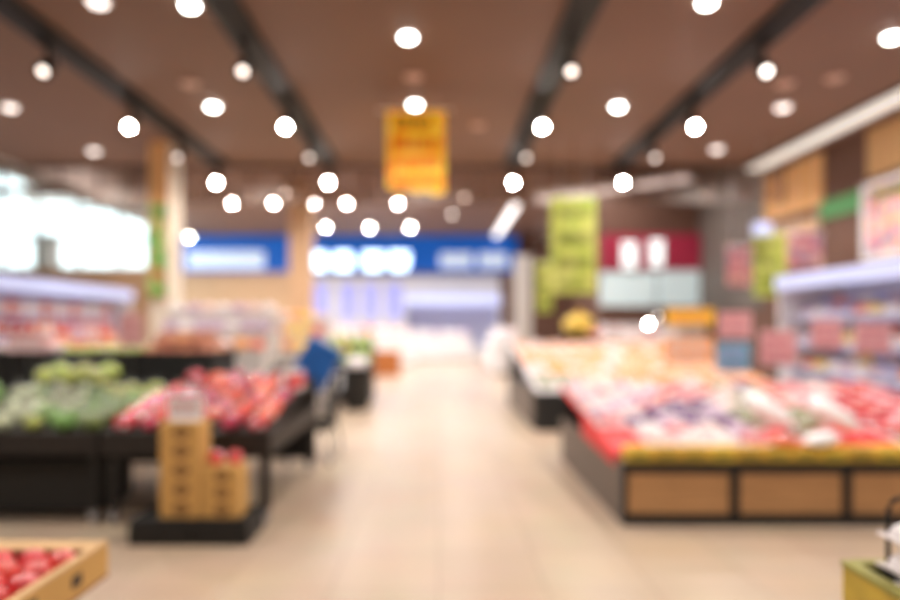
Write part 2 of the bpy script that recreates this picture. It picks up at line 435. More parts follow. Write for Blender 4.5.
# ------------------------------------------------------------------ ceiling tracks and spotlights
TX = [-3.93, -1.945, 1.32, 3.26]
names = ['over the greens tables', 'over the apple table', 'above the fruit stands', 'nearest the shop wall']
for x, nm in zip(TX, names):
    t = thing('track_rail', 'long black lighting track in the brown ceiling ' + nm, 'lighting track', (x, 0, CEIL))
    boxobj('channel', (-.15, .15, -1.0, 11.8, -.07, -.001), 'track', t)
    boxobj('rail', (-.03, .03, -.9, 11.75, -.1, -.07), 'black', t)

def make_spot(lens, hz=0.0):
    t = thing('track_spotlight', '', 'spotlight')
    bm = bmesh.new(); cyl(bm, (0, 0, -.003), (0, 0, -.16 - hz), .022); box(bm, -.05, .05, -.09, .09, -.045, -.003, .005)
    obj('bracket', bm, 'track', t)
    c = Vector((0, 0, -.24 - hz)); d = Vector((0, -.72, -.69)).normalized()
    bm = bmesh.new(); cyl(bm, c - d * .11, c + d * .1, .062, .082, 20); h = obj('housing', bm, 'track', t)
    bm = bmesh.new(); cyl(bm, c + d * .101, c + d * .106, .04, None, 20); obj('lens', bm, lens, h)
    return t
spot_on, spot_mid, spot_dim, spot_faint = make_spot('lampon'), make_spot('lampmid'), make_spot('lampdim'), make_spot('lampfaint')
far_on, far_dim = make_spot('lampfar', .09), make_spot('lampfardim', .09)
pos = ['first', 'second', 'third', 'fourth']
for x, nm in zip(TX, names):
    for j, Y in enumerate((6.53, 8.33, 9.85, 11.55)):
        pr = (spot_mid if TX.index(x) == 3 else spot_dim) if j == 0 else spot_on if j in (1, 3) else spot_faint
        place(pr, (x, Y, CEIL - .1), (0, 0, 0), '%s black spotlight along the track %s, counted going away' % (pos[j], nm), 'track spotlights')
def far_spot(px, py, on=True, note=''):
    Y = (CF - .37 - CH) * F / (VY - py)
    place(far_on if on else far_dim, (wx(px, Y), Y, CF), (0, 0, 0), note, 'far ceiling spotlights')
for i, px in enumerate((233, 274, 314, 347, 398)):
    far_spot(px, 203, True, '%s spotlight from the window side in the bright row past the glass curtain' % ORD[i])
for i, px in enumerate((326, 370, 410)):
    far_spot(px, 227, True, '%s spotlight from the window side in the row nearest the lit lettering' % ORD[i])
for i, (px, py) in enumerate(((285, 193), (464, 197), (452, 214), (559, 196), (705, 192))):
    far_spot(px, py, False, '%s dim spotlight from the window side past the glass curtain' % ORD[i])
far_spot(190, 237, True, 'single bright spotlight beside the cream pillar, far away')

def make_down(m, r):
    t = thing('downlight', '', 'downlight')
    bm = bmesh.new(); lathe(bm, [(r * 1.22, -.001), (r * 1.22, -.012), (r, -.02), (r, -.001)], 24); obj('trim_ring', bm, 'white' if m != 'downoff' else 'ceil', t)
    bm = bmesh.new(); lathe(bm, [(r * .97, -.022), (r * .8, -.045), (r * .3, -.055)], 24); obj('diffuser', bm, m, t)
    return t
d_on, d_dim, d_off = make_down('downon', .074), make_down('downdim', .09), make_down('downoff', .115)
for (px, py, kind, note) in [
        (408, 35, 0, 'bright round downlight alone in mid ceiling, well clear of the orange banner'),
        (415, 103, 0, 'bright round downlight just above the orange banner'),
        (213, 105, 0, 'bright round downlight between the two tracks on the window side'),
        (618, 105, 0, 'bright round downlight between the two tracks above the fruit stands'),
        (892, 35, 0, 'bright round downlight near the long pale light strip'),
        (190, 3, 0, 'bright round downlight at the top edge above the apple table'),
        (707, 0, 0, 'bright round downlight at the top edge between the fruit stand tracks'),
        (783, 106, 1, 'dim round downlight between the outer fruit stand track and the light strip'),
        (717, 148, 1, 'dim round downlight beside the far end of the light strip'),
        (94, 150, 1, 'dim round downlight farther of two near the lobby windows'),
        (10, 106, 1, 'dim round downlight nearer of two near the lobby windows'),
        (98, 0, 1, 'dim round downlight at the top edge beyond the window-side track'),
        (190, 82, 2, 'unlit round ceiling fitting beside the window-side track'),
        (413, 75, 2, 'unlit round ceiling fitting in the middle, between two bright downlights'),
        (478, 124, 2, 'unlit round ceiling fitting beside the orange banner'),
        (785, 82, 2, 'unlit round ceiling fitting nearer the outer fruit stand track'),
        (835, 76, 2, 'unlit round ceiling fitting nearer the light strip')]:
    Y = (CEIL - CH) * F / (VY - py)
    place((d_on, d_dim, d_off)[kind], (wx(px, Y), Y, CEIL), (0, 0, 0), note, 'ceiling downlights')

ft = thing('ceiling_fluorescent_light', 'bright slanting fluorescent light in the far ceiling, left of the lime banner', 'light', (2.8, 23.4, CF))
boxobj('housing', (-.14, .14, 0, 8.2, -.06, -.001), 'white', ft); boxobj('diffuser', (-.13, .13, .02, 8.18, -.1, -.06), 'tubelit', ft)
a, b = Vector((4.85, 12.45, 0)), Vector((2.25, 14.7, 0))
ang = math.atan2(b.y - a.y, b.x - a.x)
tr = thing('light_trough', 'pale diagonal light trough under the ceiling behind the lime banner', 'light', (a.x, a.y, CEIL), ang)
for xx in (.5, 3.0):
    bm = bmesh.new(); cyl(bm, (xx, 0, 0), (xx, 0, CF - CEIL - .002), .012, None, 8); obj('hanging_rod', bm, 'black', tr)
L = (b - a).length
boxobj('housing', (0, L, -.16, .16, -.08, -.001), 'palegrey', tr)
for i in range(3): boxobj('diffuser', (L * i / 3 + .06, L * (i + 1) / 3 - .06, -.14, .14, -.13, -.08), 'troughlit', tr)

# ------------------------------------------------------------------ hanging banners
def scribble(bm, rows, x0, x1, y, seed, th=.5):
    """rows of bold strokes standing in for print too blurred to read"""
    rn = random.Random(seed)
    for (zt, zb) in rows:
        x = x0
        while x < x1 - .03:
            w = rn.uniform(.05, .1) * (x1 - x0) / .6
            if x + w > x1: w = x1 - x
            for q in range(3):
                zz = zb + (zt - zb) * (q + .5) / 3
                box(bm, x, x + w * rn.uniform(.6, .9), y - .002, y, zz - (zt - zb) * .1, zz + (zt - zb) * .1)
            xx = x + w * rn.uniform(.2, .6)
            box(bm, xx, xx + w * .22, y - .0022, y - .0002, zb, zt)
            x += w * 1.12
    box(bm, x0, x0 + (x1 - x0) * .035, y - .0018, y - .0002, min(r[1] for r in rows), max(r[0] for r in rows))
    for (zt, zb) in rows: box(bm, x0, x1, y - .0016, y - .0003, (zt + zb) / 2 - (zt - zb) * .06, (zt + zb) / 2 + (zt - zb) * .06)
def sheet(name, parent, x0, x1, z0, z1, m, wave=.0, seg=16, scallop=0.0):
    bm = bmesh.new(); top = []; bot = []
    for i in range(seg + 1):
        u = i / seg; x = x0 + (x1 - x0) * u; y = wave * math.sin(u * 7)
        top.append((x, y, z1)); bot.append((x, y * 1.3, z0 - scallop * (u * .6 + .35 * abs(math.sin(u * PI * 3)))))
    for d in (0, .004):
        pass
    vt = [[bm.verts.new((p[0], p[1] + d, p[2])) for p in top] for d in (0, .004)]
    vb = [[bm.verts.new((p[0], p[1] + d, p[2])) for p in bot] for d in (0, .004)]
    for i in range(seg):
        bm.faces.new((vt[0][i], vt[0][i + 1], vb[0][i + 1], vb[0][i])); bm.faces.new((vt[1][i + 1], vt[1][i], vb[1][i], vb[1][i + 1]))
        bm.faces.new((vt[0][i + 1], vt[0][i], vt[1][i], vt[1][i + 1])); bm.faces.new((vb[0][i], vb[0][i + 1], vb[1][i + 1], vb[1][i]))
    bm.faces.new((vt[0][0], vb[0][0], vb[1][0], vt[1][0])); bm.faces.new((vb[0][seg], vt[0][seg], vt[1][seg], vb[1][seg]))
    return obj(name, bm, m, parent)

Y = 8.4
ob = thing('hanging_banner', 'orange and yellow sale banner with red lettering hanging from the middle of the ceiling', 'banner', (0, Y, 0))
x0, x1, zt, zb = wx(387, Y), wx(445, Y), wz(111, Y), wz(186, Y)
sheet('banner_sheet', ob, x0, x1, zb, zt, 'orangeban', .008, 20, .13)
bm = bmesh.new(); cyl(bm, (x0 - .12, 0, zt + .008), (x1 + .1, 0, zt + .008), .012); obj('rail', bm, 'white', ob)
for xx in (x0 + .1, x1 - .1):
    bm = bmesh.new(); cyl(bm, (xx, 0, zt + .015), (xx, 0, CEIL - .002), .003, None, 6); obj('hanging_cord', bm, 'white', ob)
bm = bmesh.new(); scribble(bm, [(zt - .08, zt - .24)], x0 + .1, x1 - .12, -.012, 2); obj('dark_lettering', bm, 'inkbrown', ob)
bm = bmesh.new(); scribble(bm, [(zt - .34, zt - .52), (zt - .6, zt - .74), (zt - .84, zt - .98)], x0 + .07, x1 - .07, -.012, 4); obj('red_lettering', bm, 'inkred', ob)

def lime(px0, px1, pt, pb, Y, label, top=CEIL, m='greenban', ink='inkgreen'):
    t = thing('hanging_banner', label, 'banner', (0, Y, 0))
    x0, x1, zt, zb = wx(px0, Y), wx(px1, Y), wz(pt, Y), wz(pb, Y)
    sheet('banner_sheet', t, x0, x1, zb, zt, m, .006, 12)
    bm = bmesh.new(); cyl(bm, (x0 - .02, 0, zt + .006), (x1 + .02, 0, zt + .006), .01); obj('rail', bm, 'white', t)
    w = x1 - x0
    for xx in (x0 + w * .2, x1 - w * .2):
        bm = bmesh.new(); cyl(bm, (xx, 0, zt + .012), (xx, 0, top - .002), .003, None, 6); obj('hanging_cord', bm, 'white', t)
    h = zt - zb
    bm = bmesh.new(); scribble(bm, [(zt - h * .1, zt - h * .22), (zt - h * .36, zt - h * .5), (zt - h * .62, zt - h * .76), (zt - h * .86, zt - h * .95)], x0 + w * .14, x1 - w * .14, -.01, int(px0)); obj('lettering', bm, ink, t)
    return t
lime(551, 596, 197, 293, 10.2, 'large lime green banner with olive lettering hanging over the fruit stands')
lime(754, 786, 233, 297, 10.3, 'smaller lime green banner hanging beside the lit case canopy', ink='inkgreen')
lime(536, 552, 262, 312, 15.5, 'narrow pale green banner hanging far behind the large lime one', top=CF)
lime(789, 823, 232, 268, 10.35, 'pink patterned banner hanging next to the smaller lime banner', top=CEIL - .08, m='pinkposter', ink='pinkink')
lime(727, 752, 246, 286, 11.7, 'small rose banner hanging before the grey wall boards', m='pinkposter', ink='pinkink')
hp = thing('signal_lamp', 'small white lamp box hanging above the smaller lime banner', 'lamp', (wx(762, 10.1), 10.1, 0))
boxobj('lamp_box', (-.12, .12, -.08, .08, 2.88, 3.06), 'canopylit', hp, .02)
bm = bmesh.new(); cyl(bm, (0, 0, 3.06), (0, 0, CEIL - .002), .006, None, 6); obj('hanging_rod', bm, 'chrome', hp)
# framed floral poster on the right wall
po = thing('wall_poster', 'floral pink poster in a white frame on the shop wall beneath the slatted wood', 'poster', (XR - .045, 0, 0))
bm = bmesh.new(); y0, y1, z0, z1 = 8.2, 9.7, 2.42, 3.56
for d in ((y0, y1, z0, z0 + .08), (y0, y1, z1 - .08, z1), (y0, y0 + .08, z0 + .08, z1 - .08), (y1 - .08, y1, z0 + .08, z1 - .08)): box(bm, -.05, 0, *d)
obj('frame', bm, 'white', po); boxobj('print', (-.02, 0, y0 + .08, y1 - .08, z0 + .08, z1 - .08), 'poster', po)
boxobj('heading', (-.03, -.02, y0 + .25, y1 - .25, z1 - .28, z1 - .14), 'inkgreen', po)

# ------------------------------------------------------------------ product prototypes
def P(name, cat):
    return thing(name, '', cat)
def make_apple_bag():
    t = P('apple_bag', 'bag of apples')
    bm = bmesh.new(); lump(bm, .085, .085, .075, .066, 9, .3, 4, 3); obj('bag_body', bm, 'applebag', t, True)
    bm = bmesh.new(); lathe(bm, [(.014, .128), (.012, .142), (.03, .168), (.034, .175)], 10); obj('bag_neck', bm, 'film', t)
    bm = bmesh.new(); box(bm, -.03, .03, -.091, -.087, .05, .085); obj('paper_label', bm, 'netlabel', t)
    return t
def make_greens(m, seed, bumps, amt, fl=True):
    t = P('greens_bag', 'bag of greens')
    bm = bmesh.new(); lump(bm, .09, .085, .075, .066, bumps, amt, seed, 3); obj('leafy_head', bm, m, t, True)
    bm = bmesh.new(); lump(bm, .102, .096, .09, .078, 6, .1, seed + 5, 2)
    lathe_prof = [(.02, .16), (.012, .175), (.036, .205)]
    obj('film_wrap', bm, 'film', t)
    bm = bmesh.new(); lathe(bm, lathe_prof, 9); obj('twisted_top', bm, 'film', t)
    return t
def make_pack(name, cat, m, w=.105, d=.1, h=.055, tray='white'):
    t = P(name, cat)
    bm = bmesh.new()
    box(bm, -w, w, -d, d, 0, .03, .008); obj('tray', bm, tray, t)
    bm = bmesh.new(); lump(bm, w * .92, d * .9, h, .034, 8, .25, 3, 3, .031); obj('contents', bm, m, t, True)
    bm = bmesh.new(); box(bm, -w * .35, w * .35, -d * .3, d * .3, h + .038, h + .041); obj('paper_label', bm, 'netlabel', t)
    return t
def make_fruit_tray(m, tray='white'):
    t = P('fruit_tray', 'tray of fruit')
    bm = bmesh.new(); box(bm, -.125, .125, -.09, .09, 0, .02, .006); obj('tray', bm, tray, t)
    for i in range(3):
        for j in range(2):
            bm = bmesh.new(); x, y = -.08 + i * .08, -.04 + j * .08
            lathe(bm, [(.006, .022), (.024, .024), (.037, .043), (.039, .06), (.03, .085), (.012, .094), (.004, .09)], 12, x, y)
            obj('fruit', bm, m, t, True)
    return t
def make_pillow_bag(name, cat, m, w=.13, d=.1, h=.06):
    """soft pillow pack with pinched sealed ends"""
    t = P(name, cat)
    bm = bmesh.new(); n = 12
    for s in (1,):
        r = bmesh.ops.create_uvsphere(bm, u_segments=18, v_segments=10, radius=1.0)
        for v in r['verts']:
            n_ = v.co.copy(); x = n_.x; y = n_.y
            v.co = Vector((w * (abs(x) ** .55) * (1 if x > 0 else -1), d * (abs(y) ** .6) * (1 if y > 0 else -1), h + n_.z * h * (1 - .07 * (1 + math.sin(9 * x + 4 * y)))))
    obj('bag_body', bm, m, t, True)
    for s in (-1, 1):
        bm = bmesh.new(); box(bm, s * w * .98, s * w * 1.16, -d * .8, d * .8, h - .004, h + .004); obj('sealed_end', bm, m, t)
    return t
def grid(protos, x0, y0, nx, ny, dx, dy, zf, slope, pick, desc, group, frm, jit=.012, skip=None, xdir=1, rzmax=.35, where='', smin=.94, smax=1.04):
    """rows of goods on a sloping bed; columns are counted from x0"""
    for j in range(ny):
        for i in range(nx):
            if skip and skip(i, j): continue
            x = x0 + xdir * i * dx + random.uniform(-jit, jit); y = y0 + j * dy + random.uniform(-jit, jit)
            key = pick(i, j)
            pr = protos[key]
            lab = '%s%s, %s, %s from the %s' % (desc[key], where, rowname(j, ny), ORD[i], frm)
            rz = random.uniform(-rzmax, rzmax)
            rot = (Matrix.Rotation(slope, 3, 'X') @ Matrix.Rotation(rz, 3, 'Z')).to_euler()
            place(pr, (x, y, zf(y) + .004), rot, lab, group, random.uniform(smin, smax))

# ------------------------------------------------------------------ left tables
def caster(parent, x, y, r=.045):
    bm = bmesh.new(); cyl(bm, (x - .016, y, r), (x + .016, y, r), r, None, 18); w = obj('wheel', bm, 'rubber', parent)
    bm = bmesh.new(); box(bm, x - .028, x + .028, y - .02, y + .02, 2 * r + .004, 2 * r + .016); box(bm, x - .028, x - .02, y - .02, y + .02, r - .01, 2 * r + .006); box(bm, x + .02, x + .028, y - .02, y + .02, r - .01, 2 * r + .006)
    obj('fork', bm, 'chrome', w)
def sloped_table(name, label, x0, x1, y0, y1, zfront, zback, apron=.17, bed='blackbrown', legs=True):
    t = thing(name, label, 'display table', ((x0 + x1) / 2, (y0 + y1) / 2, 0))
    cx, cy = (x0 + x1) / 2, (y0 + y1) / 2
    hx, hy = (x1 - x0) / 2, (y1 - y0) / 2
    boxobj('front_apron', (-hx, hx, -hy, -hy + .03, zfront - apron, zfront), 'blackbrown', t)
    boxobj('back_apron', (-hx, hx, hy - .03, hy, .14, zback), 'blackbrown', t)  # carried low as an added dark board so the gap underneath reads dark
    for s in (-1, 1):
        bm = bmesh.new()
        a = s * hx; b_ = s * (hx - .03)
        v = [bm.verts.new(c) for c in ((a, -hy + .031, zfront - apron), (a, hy - .031, zfront - apron), (a, hy - .031, zfront), (a, -hy + .031, zfront), (b_, -hy + .031, zfront - apron), (b_, hy - .031, zfront - apron), (b_, hy - .031, zfront), (b_, -hy + .031, zfront))]
        for f in ((0, 1, 2, 3), (7, 6, 5, 4), (0, 4, 5, 1), (1, 5, 6, 2), (2, 6, 7, 3), (3, 7, 4, 0)): bm.faces.new([v[i] for i in f])
        obj('side_apron', bm, 'blackbrown', t)
    bm = bmesh.new()   # the sloping bed
    A, B = (-hy + .032, zfront - .03), (hy - .032, zback - .03)
    xs = (-hx + .032, hx - .032)
    vv = [bm.verts.new((x, yy, zz + dz)) for dz in (0, -.03) for (yy, zz) in (A, B) for x in xs]
    for f in ((0, 1, 3, 2), (6, 7, 5, 4), (0, 4, 5, 1), (1, 5, 7, 3), (3, 7, 6, 2), (2, 6, 4, 0)): bm.faces.new([vv[i] for i in f])
    obj('sloping_bed', bm, bed, t)
    if legs:
        for sx in (-1, 1):
            for sy in (-1, 1):
                lx, ly = sx * (hx - .06), sy * (hy - .08)
                lg = boxobj('leg', (lx - .03, lx + .03, ly - .03, ly + .03, .108, zfront - apron - .001), 'black', t)
                caster(lg, lx, ly)
        boxobj('stretcher', (-hx + .1, hx - .1, hy - .1, hy - .06, .2, .26), 'black', t)
    sl = math.atan2(B[1] - A[1], B[0] - A[0])
    return t, (lambda y: A[1] + (y - cy - A[0]) * math.tan(sl)), sl

ab = make_apple_bag()
tb, zf, sl = sloped_table('display_table', 'dark wheeled display table heaped with bagged red apples beside the aisle', -2.455, -1.22, 4.72, 6.5, .69, .95)
grid({'a': ab}, -1.345, 4.86, 6, 8, .2, .203, zf, sl, lambda i, j: 'a', {'a': 'clear bag of red apples'}, 'bags of red apples', 'aisle', xdir=-1, jit=.006, smin=.74, smax=.96, rzmax=1.5, skip=lambda i, j: (i, j) in ((2, 0), (0, 5), (0, 6), (4, 5), (5, 6), (0, 7)))
rb = thing('fruit_box', 'red and white fruit box at the aisle corner of the apple table', 'box', (-1.35, 5.99, zf(5.99) + .03))
boxobj('box_body', (-.085, .085, -.14, .14, 0, .17), 'whitepack', rb, .006); boxobj('red_band', (-.02, .086, -.1425, .1405, .03, .14), 'red', rb)
gA, gB, gC = make_greens('green', 2, 12, .35), make_greens('palecab', 9, 6, .15), make_greens('yelgreen', 14, 9, .25)
tb, zf, sl = sloped_table('display_table', 'dark wheeled display table of bagged greens, next to the apple table', -4.75, -2.48, 4.72, 6.3, .69, .88)
def pk(i, j):
    return 'abcabacbab'[(i * 3 + j * 5 + (i * j) % 3) % 10] if i > 1 else ('c' if j > 3 else 'a')
grid({'a': gA, 'b': gB, 'c': gC}, -2.60, 4.89, 10, 6, .222, .222, zf, sl, pk,
     {'a': 'film-wrapped head of broccoli', 'b': 'film-wrapped pale cabbage', 'c': 'film-wrapped yellow-green lettuce'}, 'wrapped greens', 'apple table', xdir=-1, jit=.006, smin=.74, smax=.98, rzmax=1.5, skip=lambda i, j: (i * 7 + j * 3) % 13 == 5)
for j in range(2):
    for i in range(3):
        place(gC, (-2.93 - i * .222, 5.56 + j * .222, zf(5.56 + j * .222) + .2), (0, 0, i + j), 'yellow-green lettuce perched on top of the greens heap, %s, %s from the apple table' % (('front', 'back')[j], ORD[i]), 'top lettuces', .92)
# storage bin under the greens table
sb = thing('storage_bin', 'big black storage bin pushed under the greens table', 'bin', (-3.25, 5.15, 0))
boxobj('tub', (-.7, .7, -.27, .27, .06, .42), 'black', sb, .02); boxobj('lid', (-.72, .72, -.29, .29, .421, .455), 'black', sb, .008)
for sx in (-.6, .6):
    for sy in (-.2, .2):
        bm = bmesh.new(); cyl(bm, (sx - .015, sy, .03), (sx + .015, sy, .03), .03, None, 14); obj('wheel', bm, 'rubber', sb)
# plinths with cartons in front of the apple table
for i, (xa, xb, nm) in enumerate(((-2.06, -1.645, 'under the taller carton stack'), (-1.635, -1.265, 'under the shorter carton stack, aisle side'))):
    t = thing('plinth', 'low black plinth on the floor ' + nm, 'plinth', ((xa + xb) / 2, 4.51, 0)); h = (xb - xa) / 2
    boxobj('box_body', (-h, h, -.2, .2, 0, .14), 'black', t, .006); boxobj('lid', (-h + .004, h - .004, -.195, .195, .141, .168), 'black', t, .008)
def make_carton(w, d, h):
    t = P('carton', 'carton')
    bm = bmesh.new(); box(bm, -w / 2, w / 2, -d / 2, d / 2, 0, h, .004); obj('box_body', bm, 'carton', t)
    bm = bmesh.new(); bmesh.ops.create_circle(bm, segments=20, radius=h * .36, cap_ends=True)
    bmesh.ops.scale(bm, vec=(1.25, 1, 1), verts=bm.verts); bmesh.ops.rotate(bm, matrix=Matrix.Rotation(PI / 2, 3, 'X'), verts=bm.verts, cent=(0, 0, 0))
    bmesh.ops.translate(bm, vec=(.01, -d / 2 - .0015, h * .5), verts=bm.verts); obj('printed_mark', bm, 'faintink', t)
    bm = bmesh.new(); box(bm, -w / 2 + .02, w / 2 - .02, -.02, .02, h, h + .001); obj('tape', bm, 'kraft', t)
    return t
c1 = make_carton(.275, .2, .127)
lv = ['lowest', 'second from the bottom', 'middle', 'second from the top', 'topmost']
for i in range(5):
    place(c1, (-1.735, 4.46, .169 + i * .1285), (0, 0, 0), 'brown carton, %s of the tall stack by the apple table' % lv[i], 'cartons in the tall stack')
c2 = make_carton(.255, .2, .113)
for i in range(3):
    place(c2, (-1.462, 4.46, .169 + i * .1145), (0, 0, 0), 'brown carton, %s of the short stack by the apple table' % ('lowest', 'middle', 'topmost')[i], 'cartons in the short stack')
t = thing('price_card', 'white price card standing on the tall carton stack before the apples', 'price card', (-1.735, 4.46, .8125))
bm = bmesh.new(); box(bm, -.12, .12, -.004, .004, .012, .165); obj('card', bm, 'white', t); boxobj('foot', (-.1, .1, -.04, .04, 0, .012), 'white', t)
bm = bmesh.new(); scribble(bm, [(.14, .1), (.07, .04)], -.09, .09, -.0045, 3); obj('lettering', bm, 'pinkink', t)
ap = thing('loose_apple', 'x', 'apple')
bm = bmesh.new(); lathe(bm, [(.008, .004), (.024, 0), (.042, .02), (.05, .048), (.044, .076), (.024, .09), (.006, .08)], 18); obj('flesh', bm, 'apple', ap, True)
bm = bmesh.new(); cyl(bm, (0, 0, .08), (.004, .002, .1), .002, None, 6); obj('stem', bm, 'inkbrown', ap)
for i in range(2):
    place(ap, (-1.525 + i * .13, 4.46, .513), (0, 0, i), 'loose red apple on the short carton stack, %s the aisle' % ('farther from', 'nearer')[i], 'apples on the short carton stack')

# second row: black crates on a bench behind the two tables
bn = thing('crate_bench', 'low black bench carrying crates behind the greens and apple tables', 'bench', (-3.6, 7.2, 0))
boxobj('bench_top', (-2.0, 1.6, -.55, .55, .73, .77), 'black', bn)
for sx in (-1.9, -.2, 1.5):
    for sy in (-.45, .45): boxobj('leg', (sx - .03, sx + .03, sy - .03, sy + .03, 0, .729), 'black', bn)
def make_crate(w, d, h):
    t = P('produce_crate', 'crate')
    boxobj('crate_floor', (-w / 2, w / 2, -d / 2, d / 2, 0, .015), 'black', t)
    boxobj('front_wall', (-w / 2, w / 2, -d / 2, -d / 2 + .015, .015, h), 'black', t); boxobj('back_wall', (-w / 2, w / 2, d / 2 - .015, d / 2, .015, h), 'black', t)
    for s in (-1, 1): boxobj('side_wall', (s * w / 2 - (.015 if s > 0 else 0), s * w / 2 + (.015 if s < 0 else 0), -d / 2 + .015, d / 2 - .015, .015, h), 'black', t)
    boxobj('false_bottom', (-w / 2 + .016, w / 2 - .016, -d / 2 + .016, d / 2 - .016, h - .09, h - .08), 'black', t)
    return t
cr = make_crate(.82, .8, .42)
whats = ['potato and onion', 'pale bean sprout', 'white packet', 'pink packet']
pot = P('onion_net', 'net of onions')
bm = bmesh.new(); lump(bm, .085, .085, .075, .064, 10, .3, 21, 3); obj('net_body', bm, 'potato', pot, True)
bm = bmesh.new(); lathe(bm, [(.014, .125), (.01, .14), (.028, .165)], 9); obj('net_neck', bm, 'potato', pot)
pw, pp, pl_, pr_ = make_pillow_bag('pillow_pack', 'packet', 'whitepack', .085, .075, .04), make_pillow_bag('pillow_pack', 'packet', 'palepink', .085, .075, .04), make_pillow_bag('pillow_pack', 'packet', 'lilac', .085, .075, .04), make_pillow_bag('pillow_pack', 'packet', 'salmon', .085, .075, .04)
for c, (x, pr, nm, cnm) in enumerate(((-2.78, pot, 'brown onion net', 'black crate of onion nets on the bench behind the apple table'), (-3.64, gC, 'yellow-green lettuce', 'black crate of lettuce between the onion crate and the white packet crate'), (-4.50, pw, 'white packet', 'black crate of white packets on the bench behind the greens'), (-5.36, pp, 'pale pink packet', 'black crate of pink packets at the far window end of the bench'))):
    place(cr, (x, 7.2, .771), (0, 0, 0), cnm, 'crates on the bench')
    for j in range(4):
        for i in range(4):
            place(pr, (x - .285 + i * .19 + random.uniform(-.006, .006), 7.2 - .285 + j * .19, .771 + .344), (0, 0, random.uniform(-.06, .06)),
                  '%s in its bench crate, %s, %s from the window side' % (nm, rowname(j, 4), ORD[i]), nm + ' in the bench crate', random.uniform(.84, .88) if c == 1 else random.uniform(.9, .94))
    if c != 1:
        pr, nm = {0: (pot, 'brown onion net'), 2: (pp, 'pale pink packet'), 3: (pr_, 'salmon packet')}[c]
        for j in range(3):
            for i in range(3):
                place(pr, (x - .19 + i * .19, 7.2 - .19 + j * .19, .771 + (.47 if c == 0 else .435)), (0, 0, random.uniform(-.1, .1)),
                      '%s heaped on top of its crate, %s, %s from the window' % (nm, rowname(j, 3), ORD[i]), 'top layer of ' + nm, .98 if c == 0 else .92)

# tiered stands further back on the left
def tiered(label, x0, x1, y0, tiers, m='palegrey'):
    """stepped stand: tiers = [(z, depth)], front to back"""
    t = thing('tiered_stand', label, 'display stand', ((x0 + x1) / 2, y0, 0)); h = (x1 - x0) / 2; y = 0; lev = []
    for (z, d) in tiers:
        boxobj('tier', (-h, h, y, y + d - .002, 0, z), m, t, .006); lev.append((z, y0 + y, d)); y += d
    return t, lev
t, lev = tiered('pale stepped stand of packets behind the bench, window side', -5.9, -4.65, 8.9, [(.95, .32), (1.12, .32), (1.28, .32)])
t2, lev2 = tiered('pale stepped stand of white packets beyond the bench, in front of the cream pillar', -4.0, -2.4, 8.9, [(1.12, .32), (1.38, .32), (1.64, .32)])
t3, lev3 = tiered('pale stepped stand of fruit packs beside the blue bag trolley', -3.1, -1.9, 10.6, [(1.05, .32), (1.3, .32), (1.55, .32)])
t4, lev4 = tiered('dark stepped stand of lime green packs at the aisle end', -2.4, -1.3, 12.2, [(.75, .36), (.95, .36), (1.12, .36)], 'blackbrown')
pko, pky, plm = make_pillow_bag('pillow_pack', 'packet', 'orange', .085, .075, .045), make_pillow_bag('pillow_pack', 'packet', 'yellow', .085, .075, .045), make_pillow_bag('pillow_pack', 'packet', 'lime', .085, .075, .045)
def shelve(lev, x0, n, dx, choices, where, sc_=(1.08, 1.3, 1.9)):
    for r, (z, y, d) in enumerate(lev):
        for i in range(n):
            c = choices[r][i % len(choices[r])]
            pr, nm = c
            place(pr, (x0 + i * dx, y + d / 2, z + .002), (0, 0, random.uniform(-.02, .02)), '%s, %s step of the %s, %s from the window' % (nm, ('lowest', 'middle', 'top')[r], where, ORD[i]), 'packets on the ' + where, sc_)
W, PP, LL, SS, OO, YY, LM = (pw, 'white packet'), (pp, 'pale pink packet'), (pl_, 'lilac packet'), (pr_, 'salmon packet'), (pko, 'orange packet'), (pky, 'yellow packet'), (plm, 'lime green packet')
shelve(lev, -5.82, 6, .22, [[SS, OO, PP], [SS, SS, OO], [PP, SS, LL]], 'window side stand')
shelve(lev2, -3.87, 7, .225, [[SS, PP, OO], [LL, W, LL], [W, LL, PP]], 'pillar stand')
shelve(lev3, -2.94, 5, .22, [[OO, YY], [YY, SS, YY], [YY, PP, OO]], 'trolley stand')
shelve(lev4, -2.28, 5, .22, [[LM, LM], [LM, LM, YY], [LM, LM]], 'aisle end stand')
# chilled case contents (left): two shelf rows and the well
pk_s = make_pack('tray_pack', 'packet', 'salmon'); pk_p = make_pack('tray_pack', 'packet', 'palepink'); pk_o = make_pack('tray_pack', 'packet', 'orange'); pk_w = make_pack('tray_pack', 'packet', 'whitepack')
for r, z in enumerate((.42, .85)):
    for i in range(20):
        y = 7.72 + i * .3
        pr, nm = ((pk_s, 'salmon pink tray pack'), (pk_p, 'pale pink tray pack'), (pk_o, 'orange tray pack'), (pk_s, 'salmon pink tray pack'), (pk_p, 'pale pink tray pack'))[(i * 2 + r + i // 4) % 5]
        xx = -6.45 - (.16 if r == 0 else .45)
        place(pr, (xx, y, z + .003), (0, 0, PI / 2), '%s, %s in the chilled case, %s from the near end' % (nm, ('well', 'lower shelf', 'upper shelf')[r], ORD[i]), 'tray packs in the chilled case', (1.0, 1.25, 1.9) if False else 1.25)

